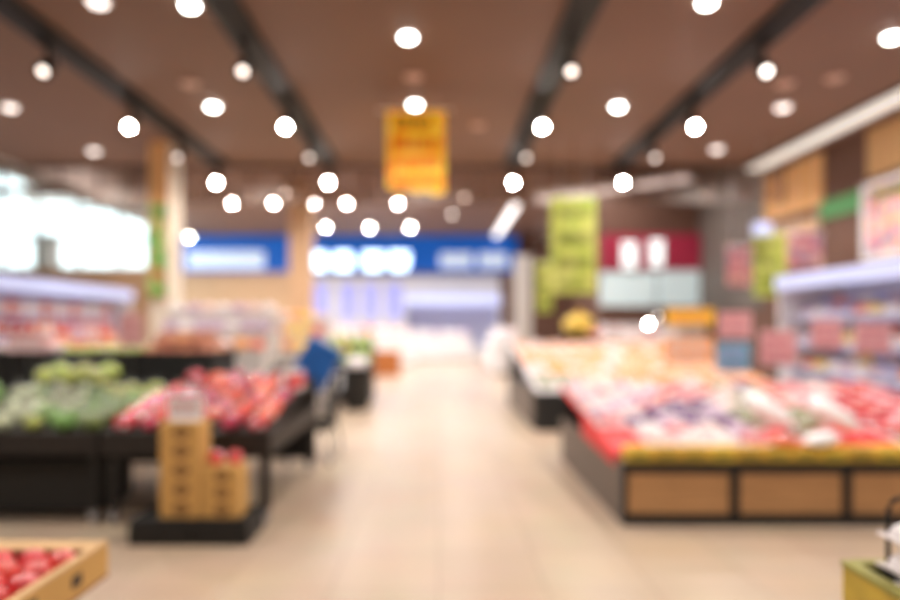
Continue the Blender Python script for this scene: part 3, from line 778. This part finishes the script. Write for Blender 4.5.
def make_pouch(m, w=.1, h=.2):
    t = P('standing_pouch', 'pouch')
    bm = bmesh.new(); r = bmesh.ops.create_uvsphere(bm, u_segments=16, v_segments=12, radius=1.0)
    for v in r['verts']:
        x, y, z = v.co; k = .35 + .65 * min(1, (1 - z) * .9)
        v.co = Vector((w * (abs(x) ** .6) * (1 if x > 0 else -1), y * .05 * k, h * .5 + h * .5 * (abs(z) ** .7) * (1 if z > 0 else -1)))
    obj('pouch_body', bm, m, t, True)
    boxobj('sealed_top', (-w * .8, w * .8, -.004, .004, h, h + .025), m, t)
    boxobj('paper_label', (-w * .5, w * .5, -.056, -.05, h * .3, h * .62), 'netlabel', t)
    return t
po_s, po_w, po_p, po_o, po_l, po_b, po_y, po_r = [make_pouch(m) for m in ('salmon', 'whitepack', 'palepink', 'orange', 'lilac', 'bluewhite', 'yellow', 'redpack')]
for z, row, seq in ((1.3, 'upper shelf', 'rrosrsorsrrsosrrsrrs'), (1.62, 'top shelf', 'pwspsppwpspwsppspwps')):
    for i in range(20):
        c = seq[i]; pr = dict(s=po_s, w=po_w, p=po_p, o=po_o, r=po_r)[c]; nm = dict(s='salmon', w='white', p='pale pink', o='orange', r='red')[c]
        place(pr, (-6.84, 7.72 + i * .3, z + .003), (0, 0, PI / 2), '%s pouch, %s of the chilled case, %s from the near end' % (nm, row, ORD[i]), 'pouches in the chilled case', (1.38, 1.3, 1.25))

# trolley with a blue bag
tr_ = thing('shopping_trolley', 'dark wire shopping trolley parked past the apple table', 'trolley', (-1.36, 7.2, 0), 0)
bm = bmesh.new()
def ring(z, s, r=.008):
    w, d = .22 * s, .36 * s
    tube(bm, [(-w, -d, z), (w, -d, z), (w, d, z), (-w, d, z), (-w, -d, z)], r, 6)
for z, s in ((.38, .8), (.45, .85), (.52, .9), (.6, .95), (.68, 1.0)): ring(z, s, .008 if z < .66 else .012)
for i in range(7):
    u = -1 + i / 3
    for sy in (-1, 1): tube(bm, [(u * .22 * .8, sy * .36 * .8, .38), (u * .22, sy * .36, .68)], .006, 5)
for i in range(1, 10):
    u = -1 + i / 5
    for sx in (-1, 1): tube(bm, [(sx * .22 * .8, u * .36 * .8, .38), (sx * .22, u * .36, .68)], .006, 5)
    tube(bm, [(-.176, u * .288, .38), (.176, u * .288, .38)], .006, 5)
obj('basket_grille', bm, 'black', tr_)
bm = bmesh.new(); tube(bm, [(-.22, .36, .68), (-.22, .5, .85), (.22, .5, .85), (.22, .36, .68)], .016); obj('handle', bm, 'white', tr_)
bm = bmesh.new(); box(bm, -.2, .2, -.32, .32, .33, .372); obj('under_tray', bm, 'black', tr_)
for sx in (-1, 1):
    for sy in (-1, 1):
        bm = bmesh.new(); tube(bm, [(sx * .17, sy * .28, .33), (sx * .22, sy * .36, .12)], .014); lg = obj('leg', bm, 'black', tr_)
        bm = bmesh.new(); cyl(bm, (sx * .22 - .015, sy * .36, .055), (sx * .22 + .015, sy * .36, .055), .055, None, 18); obj('wheel', bm, 'rubber', lg)
bb = thing('blue_bag', 'bright blue shopping bag slumped at a slant on the dark trolley', 'bag', (-1.36, 7.12, .735), 0)
bm = bmesh.new()
vs = box(bm, -.2, .2, -.09, .09, 0, .5, .03)
bmesh.ops.rotate(bm, matrix=Matrix.Rotation(R(30), 3, 'Y'), verts=bm.verts, cent=(0, 0, .2)); 
zmin = min(v.co.z for v in bm.verts)
for v in bm.verts: v.co.z += -zmin
obj('bag_body', bm, 'bluebag', bb)
bm = bmesh.new(); tube(bm, [(-.02, -.1, .42), (.1, -.12, .54), (.24, -.12, .47), (.26, -.1, .32)], .01); obj('handle', bm, 'bluebag', bb)
dkb = thing('dark_holdall', 'black holdall standing on the floor between the trolley and the stand', 'bag', (-1.98, 8.1, 0))
bm = bmesh.new(); lump(bm, .22, .2, .5, .5, 5, .1, 3, 3); obj('bag_body', bm, 'black', dkb, True)
bm = bmesh.new(); tube(bm, [(-.1, 0, .9), (-.08, 0, 1.08), (.08, 0, 1.08), (.1, 0, .9)], .015); obj('handle', bm, 'black', dkb)
rbn = thing('waste_bin', 'dark round bin with a white bag inside, between trolley and aisle', 'bin', (-1.42, 11.35, 0))
rbn.scale = (1.25, 1.25, 1.2)
bm = bmesh.new(); lathe(bm, [(.16, 0), (.165, .01), (.21, .6), (.215, .62), (.2, .62), (.19, .57)], 24); obj('bin_body', bm, 'black', rbn, True)
bm = bmesh.new(); lump(bm, .16, .16, .12, .66, 6, .15, 4, 3, .58); obj('bag_liner', bm, 'whitepack', rbn, True)
ob_ = thing('board_box', 'orange-brown box standing alone on the floor at the far end of the aisle', 'box', (wx(385, 19), 19.3, 0))
boxobj('box_body', (-.43, .43, -.3, .3, 0, .66), 'orangebox', ob_, .01); boxobj('lid', (-.44, .44, -.31, .31, .661, .72), 'orangebox', ob_, .008)

# far freezer islands
def island(label, x0, x1, y0, y1, h):
    t = thing('freezer_island', label, 'freezer', ((x0 + x1) / 2, (y0 + y1) / 2, 0)); hx, hy = (x1 - x0) / 2, (y1 - y0) / 2
    boxobj('tub', (-hx, hx, -hy, hy, .1, h), 'white', t, .02); boxobj('kick_plate', (-hx + .05, hx - .05, -hy + .05, hy - .05, 0, .099), 'palegrey', t)
    bm = bmesh.new()
    for d in ((-hx, hx, -hy, -hy + .08), (-hx, hx, hy - .08, hy), (-hx, -hx + .08, -hy + .08, hy - .08), (hx - .08, hx, -hy + .08, hy - .08)): box(bm, *d, h + .001, h + .09)
    obj('rim', bm, 'white', t)
    return h + .002
def stock(x0, x1, y0, y1, z, nx, ny, choices, where, s=1.6):
    for j in range(ny):
        for i in range(nx):
            pr, nm = choices[(i * 2 + j * 3) % len(choices)]
            place(pr, (x0 + (x1 - x0) * (i + .5) / nx, y0 + (y1 - y0) * (j + .5) / ny, z), (0, 0, random.uniform(-.05, .05)), '%s in the %s, %s, %s from the window side' % (nm, where, rowname(j, ny), ORD[i]), 'packets in the ' + where, s)
def stock_pouches(x0, x1, y0, y1, z, nx, ny, choices, where, sc_):
    for j in range(ny):
        for i in range(nx):
            pr, nm = choices[(i * 2 + j * 3) % len(choices)]
            place(pr, (x0 + (x1 - x0) * (i + .5) / nx, y0 + (y1 - y0) * (j + .5) / ny, z), (0, 0, random.uniform(-.05, .05)), '%s pouch in the %s, %s, %s from the window' % (nm, where, rowname(j, ny), ORD[i]), 'pouches in the ' + where, sc_)
PW, PPk, PS, PL = (po_w, 'white'), (po_p, 'pale pink'), (po_s, 'salmon'), (po_l, 'lilac')
z = island('white freezer island of pale pink pouches in front of the far lit wall', -4.2, -.9, 23.4, 24.8, 1.05)
stock_pouches(-4.05, -1.05, 23.55, 24.65, z, 7, 3, [PPk, PS, PPk, PW, PL], 'far island', 1.8)
z = island('white freezer island with white pouches beside the white pillar', 1.62, 2.75, 19.0, 22.5, 1.0)
stock_pouches(1.75, 2.62, 19.2, 22.3, z, 2, 7, [PW, PW, PPk], 'pillar island', 1.8)
z = island('white freezer island behind the fruit stands', 2.9, 5.4, 14.0, 15.1, 1.15)
stock_pouches(3.05, 5.25, 14.15, 14.95, z, 9, 3, [PPk, PW, PS, PPk, PW], 'butcher wall island', 1.0)
z = island('long pale freezer island before the far white case', -1.2, 1.4, 27.2, 28.4, .95)
stock_pouches(-1.05, 1.25, 27.35, 28.25, z, 6, 2, [PW, PL, PW], 'long far island', 1.6)

# ------------------------------------------------------------------ right stand one
SX0, SX1, SY0, SY1 = 1.345, 4.705, 4.74, 7.14
st = thing('produce_stand', 'low black stand with pale wood front panels and red liner, nearest the camera', 'display stand', (SX0, SY0, 0))
Wd, Dp = SX1 - SX0, SY1 - SY0
mod = .82
boxobj('bottom_rail', (0, Wd, 0, .05, 0, .085), 'black', st); boxobj('top_rail', (0, Wd, 0, .05, .385, .455), 'black', st)
xs = [0.0] + [mod * i for i in range(1, 5)]
for i, x in enumerate(xs):
    boxobj('post', (max(0, x - .035), min(Wd, x + .035), 0, .05, .0851, .3849), 'black', st)
for i in range(4):
    boxobj('wood_panel', (xs[i] + .036, xs[i + 1] - .036, .015, .04, .0852, .3848), 'wood', st)
bm = bmesh.new(); box(bm, 0, .03, .051, Dp, 0, .455); obj('side_panel', bm, 'darkside', st)
boxobj('side_panel', (Wd - .03, Wd, .051, Dp, 0, .455), 'darkside', st)
boxobj('back_panel', (.031, Wd - .031, Dp - .03, Dp, 0, .70), 'black', st)
boxobj('front_ledge', (.031, Wd - .031, .051, .2, .42, .455), 'black', st)
bz0, bz1 = .50, .80
bm = bmesh.new()
vv = [bm.verts.new(c) for dz in (0, -.03) for c in [(x, y, z + dz) for (y, z) in ((.2, bz0), (Dp - .031, bz1)) for x in (-.01, Wd + .01)]]
for f in ((0, 1, 3, 2), (6, 7, 5, 4), (0, 4, 5, 1), (1, 5, 7, 3), (3, 7, 6, 2), (2, 6, 4, 0)): bm.faces.new([vv[i] for i in f])
obj('red_liner', bm, 'red', st)
bm = bmesh.new()  # red skirt hanging over the near-aisle side
vv = [bm.verts.new(c) for x in (-.014, -.004) for c in ((x, .2, .40), (x, 1.3, .452), (x, 1.3, bz0 + .12), (x, .2, bz0 - .005))]
for f in ((0, 1, 2, 3), (7, 6, 5, 4), (0, 4, 5, 1), (1, 5, 6, 2), (2, 6, 7, 3), (3, 7, 4, 0)): bm.faces.new([vv[i] for i in f])
obj('red_skirt', bm, 'red', st)
s1 = math.atan2(bz1 - bz0, Dp - .231)
zf1 = lambda y: bz0 + (y - SY0 - .2) * math.tan(s1)
# yellow cartons along the front ledge
yc = P('ledge_carton', 'carton')
bm = bmesh.new(); box(bm, -.098, .098, -.06, .06, 0, .105, .006); obj('box_body', bm, 'yellowbox', yc)
bm = bmesh.new(); box(bm, -.07, .07, -.062, -.0605, .03, .06); obj('printed_mark', bm, 'inkgreen', yc)
for i in range(16):
    place(yc, (SX0 + .14 + i * .205, SY0 + .115, .456), (0, 0, 0), 'yellow carton on the front ledge of the wood-panelled stand, %s from the aisle' % ORD[i], 'yellow ledge cartons')
s_w, s_p, s_l, s_pk = make_pack('tray_pack', 'packet', 'whitepack', h=.06), make_pack('tray_pack', 'packet', 'purple', h=.06), make_pack('tray_pack', 'packet', 'lilac', h=.06), make_pack('tray_pack', 'packet', 'pink', h=.06)
s_pp, s_g, s_r, s_s = make_pack('tray_pack', 'packet', 'palepink', h=.06), make_pack('tray_pack', 'packet', 'greenpack', h=.06), make_pack('tray_pack', 'packet', 'redpack', h=.06), make_pack('tray_pack', 'packet', 'salmon', h=.06)
s_d = make_pack('tray_pack', 'packet', 'purple', h=.06, tray='black')
pro = dict(w=s_w, p=s_p, l=s_l, k=s_pk, q=s_pp, g=s_g, r=s_r, s=s_s, d=s_d)
dsc = dict(w='white tray pack', p='purple tray pack', l='lilac tray pack', k='rose pink tray pack', q='pale pink tray pack', g='pale green tray pack', r='red tray pack', s='salmon tray pack', d='dark purple tray pack')
LAY = ['wqwwkgggggrrr',   # front
       'rwkqldgggrrkr',
       'kplpdgggrrkrr',
       'lqdplgggkrrkr',
       'qlkpdqgskrrkk',
       'lqlskqgsqkrkr',
       'qkqlksqgskqrk',
       'lqlqsqgpskqrs']
grid(pro, SX0 + .125, SY0 + .36, 13, 8, .252, .258, zf1, s1, lambda i, j: LAY[j][i], dsc, 'tray packs on the wood-panelled stand', 'aisle', skip=lambda i, j: (j == 0 and i in (0, 5, 6, 7, 8)) or (j == 1 and i in (0, 5, 7, 8)), rzmax=.08, jit=.004, smin=1.02, smax=1.08)
wb = make_pillow_bag('white_bag', 'bag', 'deepwhite', .2, .14, .08)
def lay(pr, px, py, Y, z, rot, label, g=None, s=1.0): place(pr, (wx(px, Y), Y, z), rot, label, g, s)
lay(wb, 762, 420, 5.32, zf1(5.32) + .165, (R(12), R(34), R(-20)), 'plump white bag lying at a slant over the pale green packs, nearer the aisle', 'white bags on the stand')
lay(wb, 826, 420, 5.32, zf1(5.32) + .13, (R(12), R(34), R(-20)), 'plump white bag lying at a slant before the red packs', 'white bags on the stand')
lay(wb, 822, 457, 4.86, .568, (R(0), R(-8), R(8)), 'white bag drooping over the yellow cartons on the front ledge', None, .62)
pb = make_pillow_bag('pink_bag', 'bag', 'salmon', .15, .09, .05)
lay(pb, 782, 455, 4.88, .566, (R(0), R(4), 0), 'salmon pink bag lying over the yellow cartons on the front ledge', None, .72)

# price cards on stems
def stem_card(px, py, Y, w, h, zbase, m, label, ink='pinkink', seed=1):
    z = wz(py, Y)
    t = thing('stem_card', label, 'price card', (wx(px, Y), Y, zbase))
    boxobj('stand_foot', (-.05, .05, -.04, .04, 0, .008), 'black', t)
    bm = bmesh.new(); cyl(bm, (0, .008, .008), (0, .008, z - zbase + h * .3), .006, None, 8); obj('stem', bm, 'chrome', t)
    z -= zbase
    boxobj('card', (-w / 2, w / 2, -.004, .001, z - h / 2, z + h / 2), m, t)
    bm = bmesh.new(); scribble(bm, [(z + h * .36, z + h * .12), (z - h * .02, z - h * .18), (z - h * .28, z - h * .4)], -w * .4, w * .4, -.0045, seed); obj('lettering', bm, ink, t)
    return t
stem_card(28, 343, 6.72, .42, .17, .7705, 'pinkcard', 'wide pale pink card on a stem in front of the white packet crate', 'white', 8)
stem_card(131, 330, 6.72, .24, .34, .7705, 'pinkcard', 'tall rose card on a stem before the lettuce crate behind the greens table', 'pinkink', 9)
BKT = .63   # the goods end here, cards stand on the ledge behind
lg = thing('card_shelf', 'narrow black shelf carrying price cards behind the wood-panelled stand', 'shelf', (SX0, 7.5, 0))
boxobj('shelf_top', (.3, 3.7, -.1, .1, .72, .76), 'black', lg)
for xx in (.4, 2.0, 3.6): boxobj('leg', (xx - .03, xx + .03, -.04, .04, 0, .719), 'black', lg)
for i, (px, py, w, h, m, lab) in enumerate((
        (733, 357, .40, .34, 'bluecard', 'blue price card on a stem behind the wood-panelled stand'),
        (735, 325, .38, .3, 'pinkcard', 'pink price card on a stem standing above the blue card'),
        (690, 317, .56, .2, 'yellowcard', 'wide yellow card on a stem above the orange card'),
        (690, 350, .56, .3, 'orangecard', 'orange and white card on a stem nearest the aisle'),
        (778, 348, .42, .40, 'pinkcard', 'pink price card on a stem next to the blue card'),
        (827, 334, .36, .34, 'pinkcard', 'pink price card on a stem, middle of the three pink ones in a row'),
        (873, 338, .42, .36, 'pinkcard', 'pink price card on a stem, farthest of the three from the aisle'))):
    stem_card(px, py, 7.5 + {0: -.05, 1: .05, 2: .05, 3: -.05}.get(i, 0), w, h, .7605, m, lab, dict(bluecard='bluewhite', orangecard='white', yellowcard='orangecard').get(m, 'pinkink'), i + 2)

# ------------------------------------------------------------------ right stand two (fruit)
s2t = thing('fruit_stand', 'black fruit stand with rounded corner piled with peach and orange trays', 'display stand', (1.34, 9.0, 0))
bm = bmesh.new()
prof = []
for q in range(7):
    a_ = PI + q / 6 * PI / 2; prof.append((.16 + .16 * math.cos(a_), .16 + .16 * math.sin(a_)))
prof += [(3.5, 0), (3.5, 3.4), (0, 3.4)]
lo = [bm.verts.new((x, y, 0)) for x, y in prof]; hi = [bm.verts.new((x, y, .54)) for x, y in prof]
for i in range(len(prof)): bm.faces.new((lo[i], lo[(i + 1) % len(prof)], hi[(i + 1) % len(prof)], hi[i]))
bm.faces.new(lo[::-1]); bm.faces.new(hi); obj('stand_body', bm, 'black', s2t)
boxobj('side_boards', (-.012, -.001, .2, 3.4, .03, .54), 'darkside', s2t)
bm = bmesh.new(); z0_, z1_ = .545, 1.1
vv = [bm.verts.new(c) for dz in (0, -.004) for c in [(x, y, z + dz) for (y, z) in ((.02, z0_), (3.38, z1_)) for x in (.02, 3.48)]]
for f in ((0, 1, 3, 2), (6, 7, 5, 4), (0, 4, 5, 1), (1, 5, 7, 3), (3, 7, 6, 2), (2, 6, 4, 0)): bm.faces.new([vv[i] for i in f])
obj('sloping_bed', bm, 'whitepack', s2t)
boxobj('back_panel', (.02, 3.48, 3.35, 3.379, .545, 1.08), 'black', s2t)
s2 = math.atan2(z1_ - z0_, 3.36); zf2 = lambda y: z0_ + (y - 9.02) * math.tan(s2)
f_p, f_o = make_fruit_tray('peach'), make_fruit_tray('orange')
f_g = make_pack('tray_pack', 'packet', 'greenpack', .11, .085)
f_w = make_pack('tray_pack', 'packet', 'palepink', .11, .085, .07)
def pk2(i, j):
    if i < 2 and j < 3: return 'g'
    return 'pwpopwpopwo'[(i * 2 + j * 3 + (i * j) % 4) % 11]
grid(dict(p=f_p, o=f_o, g=f_g, w=f_w), 1.54, 9.2, 11, 12, .305, .265, zf2, s2, pk2, dict(p='tray of peaches', o='tray of oranges', g='pale green tray pack', w='pale pink tray pack'), 'trays on the fruit stand', 'aisle', rzmax=.06, jit=.006, where=' on the fruit stand', smin=1.08, smax=1.16)
bsh = thing('card_shelf', 'narrow black shelf carrying tall cards behind the fruit stand', 'shelf', (1.6, 12.7, 0))
boxobj('shelf_top', (0, 3.0, -.16, .16, .9, .94), 'black', bsh)
for xx in (.1, 1.5, 2.9): boxobj('leg', (xx - .03, xx + .03, -.04, .04, 0, .899), 'black', bsh)
stem_card(614, 330, 12.75, .3, .22, .941, 'white', 'small white card on a stem behind the fruit stand', 'pinkink', 6)
# black stand with bulging yellow bag, and glowing balls added as glints
bs = thing('black_pedestal', 'black pedestal behind the fruit stand holding a bulging yellow bag', 'pedestal', (wx(580, 13.4), 13.4, 0))
boxobj('column', (-.3, .3, -.25, .25, 0, 1.21), 'black', bs, .01); boxobj('top', (-.36, .36, -.3, .3, 1.211, 1.27), 'black', bs, .01)
yb = thing('yellow_bag', 'bulging round yellow bag on the black pedestal', 'bag', (wx(579, 13.4), 13.4, 1.272))
bm = bmesh.new(); lump(bm, .31, .25, .24, .2, 6, .12, 4, 3); obj('bag_body', bm, 'yellow', yb, True)
bm = bmesh.new(); lathe(bm, [(.04, .42), (.03, .46), (.08, .52)], 10); obj('bag_neck', bm, 'yellow', yb)
for i, (px, py, lab, m) in enumerate(((648, 324, 'small bright glint ball added on a stem behind the fruit stand, nearer the aisle', 'lampon'), (658, 317, 'small softer glint ball added on a stem just beside the bright one', 'lampmid'))):
    t = thing('stem_glint', lab, 'lamp', (wx(px, 12.75), 12.72 + i * .05, .941)); z = wz(py, 12.75) - .941
    bm = bmesh.new(); cyl(bm, (0, 0, 0), (0, 0, .012), .04); cyl(bm, (0, 0, .01), (0, 0, z - .05), .006, None, 8); obj('stem', bm, 'chrome', t)
    bm = bmesh.new(); bmesh.ops.create_icosphere(bm, subdivisions=2, radius=.03, matrix=Matrix.Translation((0, 0, z))); obj('glint_ball', bm, m, t, True)

# dairy case contents
d_w, d_b, d_l = make_pack('tray_pack', 'packet', 'whitepack', .11, .1, .09), make_pack('tray_pack', 'packet', 'bluewhite', .11, .1, .09), make_pack('tray_pack', 'packet', 'lilac', .11, .1, .09)
d_y = make_pack('tray_pack', 'packet', 'yellow', .11, .1, .09); d_o = make_pack('tray_pack', 'packet', 'salmon', .11, .1, .09)
for r, zz in enumerate((.42, .8, 1.2, 1.6)):
    for i in range(13):
        y = 9.87 - i * .3
        pr, nm = ((d_w, 'white'), (d_b, 'pale blue'), (d_l, 'lilac'), (d_o, 'salmon'), (d_w, 'white'), (d_y, 'yellow'), (d_l, 'lilac'))[(i * 2 + r * 3) % 7]
        place(pr, (5.2 + (.15 if r == 0 else .44), y, zz + .003), (0, 0, -PI / 2), '%s pack, %s of the bright-canopied case, %s from far end' % (nm, ('well', 'lowest shelf', 'middle shelf', 'top shelf')[r], ORD[i]), 'packs in the bright-canopied case', 1.2)

for r, (zz, row) in enumerate(((.8, 'lowest shelf'), (1.2, 'middle shelf'), (1.6, 'top shelf'))):
    for i in range(13):
        c = 'lbwyblwpbslwb'[(i + r * 4) % 13]
        pr = dict(l=po_l, b=po_b, w=po_w, y=po_y, p=po_p, s=po_s)[c]; nm = dict(l='lilac', b='pale blue', w='white', y='yellow', p='pale pink', s='salmon')[c]
        place(pr, (5.86, 9.8 - i * .3, zz + .003), (0, 0, -PI / 2), '%s pouch, %s of the bright-canopied case, %s from far end' % (nm, row, ORD[i]), 'pouches in the bright-canopied case', (1.4, 1.3, 1.3))
# ------------------------------------------------------------------ foreground: apple tray, yellow basket box
pd = thing('pedestal', 'dark pedestal under the cardboard apple tray in the near corner', 'pedestal', (-1.78, 2.0, 0))
boxobj('column', (-.36, .36, -.3, .3, 0, .5), 'blackbrown', pd); boxobj('top', (-.4, .4, -.34, .34, .501, .527), 'blackbrown', pd)
tx0, tx1, ty0, ty1, tz0, tz1 = -2.28, -1.23, 1.6, 2.42, .528, .652
ct = thing('cardboard_tray', 'open cardboard tray of loose red apples in the near corner of the picture', 'tray', (0, 0, 0))
boxobj('tray_floor', (tx0, tx1, ty0, ty1, tz0, tz0 + .012), 'kraftin', ct)
boxobj('side_wall', (tx1 - .014, tx1, ty0, ty1, tz0 + .0121, tz1), 'carton', ct); boxobj('side_wall', (tx0, tx0 + .014, ty0, ty1, tz0 + .0121, tz1), 'carton', ct)
boxobj('end_wall', (tx0 + .0141, tx1 - .0141, ty1 - .014, ty1, tz0 + .0121, tz1), 'kraftin', ct); boxobj('end_wall', (tx0 + .0141, tx1 - .0141, ty0, ty0 + .014, tz0 + .0121, tz1), 'kraft', ct)
bm = bmesh.new()
box(bm, tx0, tx1, ty1 - .09, ty1 + .002, tz1 + .0005, tz1 + .009); obj('folded_flap', bm, 'kraft', ct)
bm = bmesh.new(); box(bm, tx1 - .03, tx1 + .002, ty0, ty1 - .091, tz1 + .0005, tz1 + .009); obj('folded_flap', bm, 'kraft', ct)
bm = bmesh.new()
for (ya, yb2, za, zb2) in ((1.82, 1.9, .57, .62), (1.95, 1.99, .56, .63), (2.18, 2.24, .575, .615)): box(bm, tx1 + .0002, tx1 + .002, ya, yb2, za, zb2)
obj('printed_mark', bm, 'ink', ct)
n = 0
for j in range(7):
    for i in range(10):
        x, y = tx1 - .085 - i * .108 - (j % 2) * .03, ty1 - .15 - j * .108
        if x < tx0 + .06 or y < ty0 + .06: continue
        if (i, j) == (3, 0): continue
        place(ap, (x, y, tz0 + .0575), (random.uniform(-.1, .1), random.uniform(-.1, .1), random.uniform(0, 6)), 'red apple in the cardboard tray, %s row from back, %s from the aisle' % (ORD[j], ORD[i]), 'apples in the cardboard tray', .97)
lin_ = boxobj('tray_lining', (tx0 + .016, tx1 - .016, ty0 + .016, ty1 - .016, tz0 + .0125, tz0 + .052), 'kraftin', ct)
nw = thing('navy_wrapper', 'small crumpled navy blue wrapper among the apples in the cardboard tray', 'wrapper', (tx1 - .085 - .324, ty1 - .15, tz0 + .053))
bm = bmesh.new(); lump(bm, .035, .03, .03, .028, 7, .5, 8, 2); obj('crumpled_sheet', bm, 'deadleaf', nw)
bm = bmesh.new(); box(bm, -.012, .012, -.0345, -.033, .02, .035); obj('printed_mark', bm, 'white', nw)

bx0, bx1, by0, by1, bz_0, bz_1 = 1.2, 1.8, 1.08, 1.93, .585, .75
pd = thing('pedestal', 'black pedestal under the yellow carton in the near corner by the wooden stand', 'pedestal', (1.51, 1.5, 0))
boxobj('column', (-.22, .22, -.3, .3, 0, .56), 'black', pd); boxobj('top', (-.26, .26, -.36, .36, .561, .584), 'black', pd)
yt = thing('yellow_tray_box', 'olive yellow open box holding white packets, cut off by the picture corner', 'box', (0, 0, 0))
boxobj('box_floor', (bx0, bx1, by0, by1, bz_0, bz_0 + .012), 'black', yt)
M['olive'] = mat('olive yellow card', (196, 166, 62), .6, .22, 9)
M['olivegreen'] = mat('olive green edge', (158, 152, 76), .6, .1, 9)
for (xa, xb) in ((bx0, bx0 + .012), (bx1 - .012, bx1)): boxobj('side_wall', (xa, xb, by0, by1, bz_0 + .0121, bz_1), 'olive', yt)
for (ya, yb2) in ((by0, by0 + .012), (by1 - .012, by1)): boxobj('end_wall', (bx0 + .0121, bx1 - .0121, ya, yb2, bz_0 + .0121, bz_1), 'black', yt)
bm = bmesh.new()
box(bm, bx0 - .006, bx0 + .03, by0, by1, bz_1 + .0003, bz_1 + .016); box(bm, bx0 + .03, bx1, by1 - .03, by1 + .006, bz_1 + .0003, bz_1 + .016)
obj('rim', bm, 'olivegreen', yt)
boxobj('raised_floor', (bx0 + .0125, bx1 - .0125, by0 + .0125, by1 - .0125, bz_0 + .0122, bz_0 + .08), 'black', yt)
np_ = make_pillow_bag('white_packet', 'packet', 'whitepack', .13, .1, .05)
for j in range(3):
    for i in range(2):
        place(np_, (bx0 + .145 + i * .29, by1 - .15 - j * .235, bz_0 + .083), (0, 0, random.uniform(-.04, .04)), 'white packet in the olive yellow box, %s row from back, %s side' % (ORD[j], ('aisle', 'outer')[i]), 'white packets in the olive box', .8)
for i in range(2):
    place(np_, (bx0 + .16, by1 - .15 - .005 * i, bz_0 + .166 + i * .084), (0, 0, R(3 - 5 * i)), 'white packet in the olive yellow box, %s of the back pile' % ('second from the top', 'topmost')[i], 'white packets in the olive box', .8)
wh = thing('card_holder', 'black wire loop card holder rising from the olive yellow box', 'card holder', (1.305, by1 - .045, bz_0 + .081))
bm = bmesh.new(); pts = [(-.001, 0, 0), (-.001, 0, .25)] + [(.034 - .035 * math.cos(a_), 0, .25 + .045 * math.sin(a_)) for a_ in [PI * q / 8 for q in range(1, 8)]] + [(.069, 0, .25), (.069, 0, 0)]
tube(bm, pts, .0065, 8); obj('wire_loop', bm, 'black', wh)
boxobj('cross_wire', (.004, .064, -.004, .004, .2, .208), 'black', wh)

tr_.scale = (1, 1, 1.05)
# remove prototypes that were never placed
for o in list(bpy.data.objects):
    if o.parent is None and o.get('label') == '':
        for c in list(o.children):
            for g in list(c.children): bpy.data.objects.remove(g)
            bpy.data.objects.remove(c)
        bpy.data.objects.remove(o)

# ------------------------------------------------------------------ lights
def spot(x, y, z, watts, size=150, r=.08, col=(1, .95, .88)):
    l = bpy.data.lights.new('spot lamp', 'SPOT'); l.energy = watts; l.spot_size = R(size); l.spot_blend = .6; l.shadow_soft_size = r; l.color = col
    o = bpy.data.objects.new('spot_lamp', l); COL.objects.link(o); o.location = (x, y, z)
    return o
for x in (-5.9, -3.15, -.32, 2.52, 4.83):
    for y in (1.6, 4.4, 6.9, 9.1, 11.3):
        spot(x, y, CEIL - .14, 135)
for x in (-9.0, -5.9, -2.4, .6, 3.6):
    for y in (14.2, 17.5, 21.0, 24.5, 28.5):
        spot(x, y, CF - .2, 330, col=(1, .97, .95))
w = bpy.data.worlds.new('sky'); sc.world = w; w.use_nodes = True
bg = w.node_tree.nodes['Background']
bg.inputs['Color'].default_value = (.93, .97, 1, 1); bg.inputs['Strength'].default_value = 3.2

# ------------------------------------------------------------------ camera
cam = bpy.data.cameras.new('camera'); co = bpy.data.objects.new('camera', cam); COL.objects.link(co)
co.location = (0, 0, CH); co.rotation_euler = (PI / 2, 0, 0)
cam.sensor_width = 36; cam.lens = 36 * F / 900
cam.shift_x = (450 - VX) / 900; cam.shift_y = (VY - 300) / 900
cam.dof.use_dof = True; cam.dof.focus_distance = 1.0; cam.dof.aperture_fstop = .89
cam.clip_end = 200
sc.camera = co
sc.view_settings.view_transform = 'Standard'; sc.view_settings.look = 'None'; sc.view_settings.exposure = .14
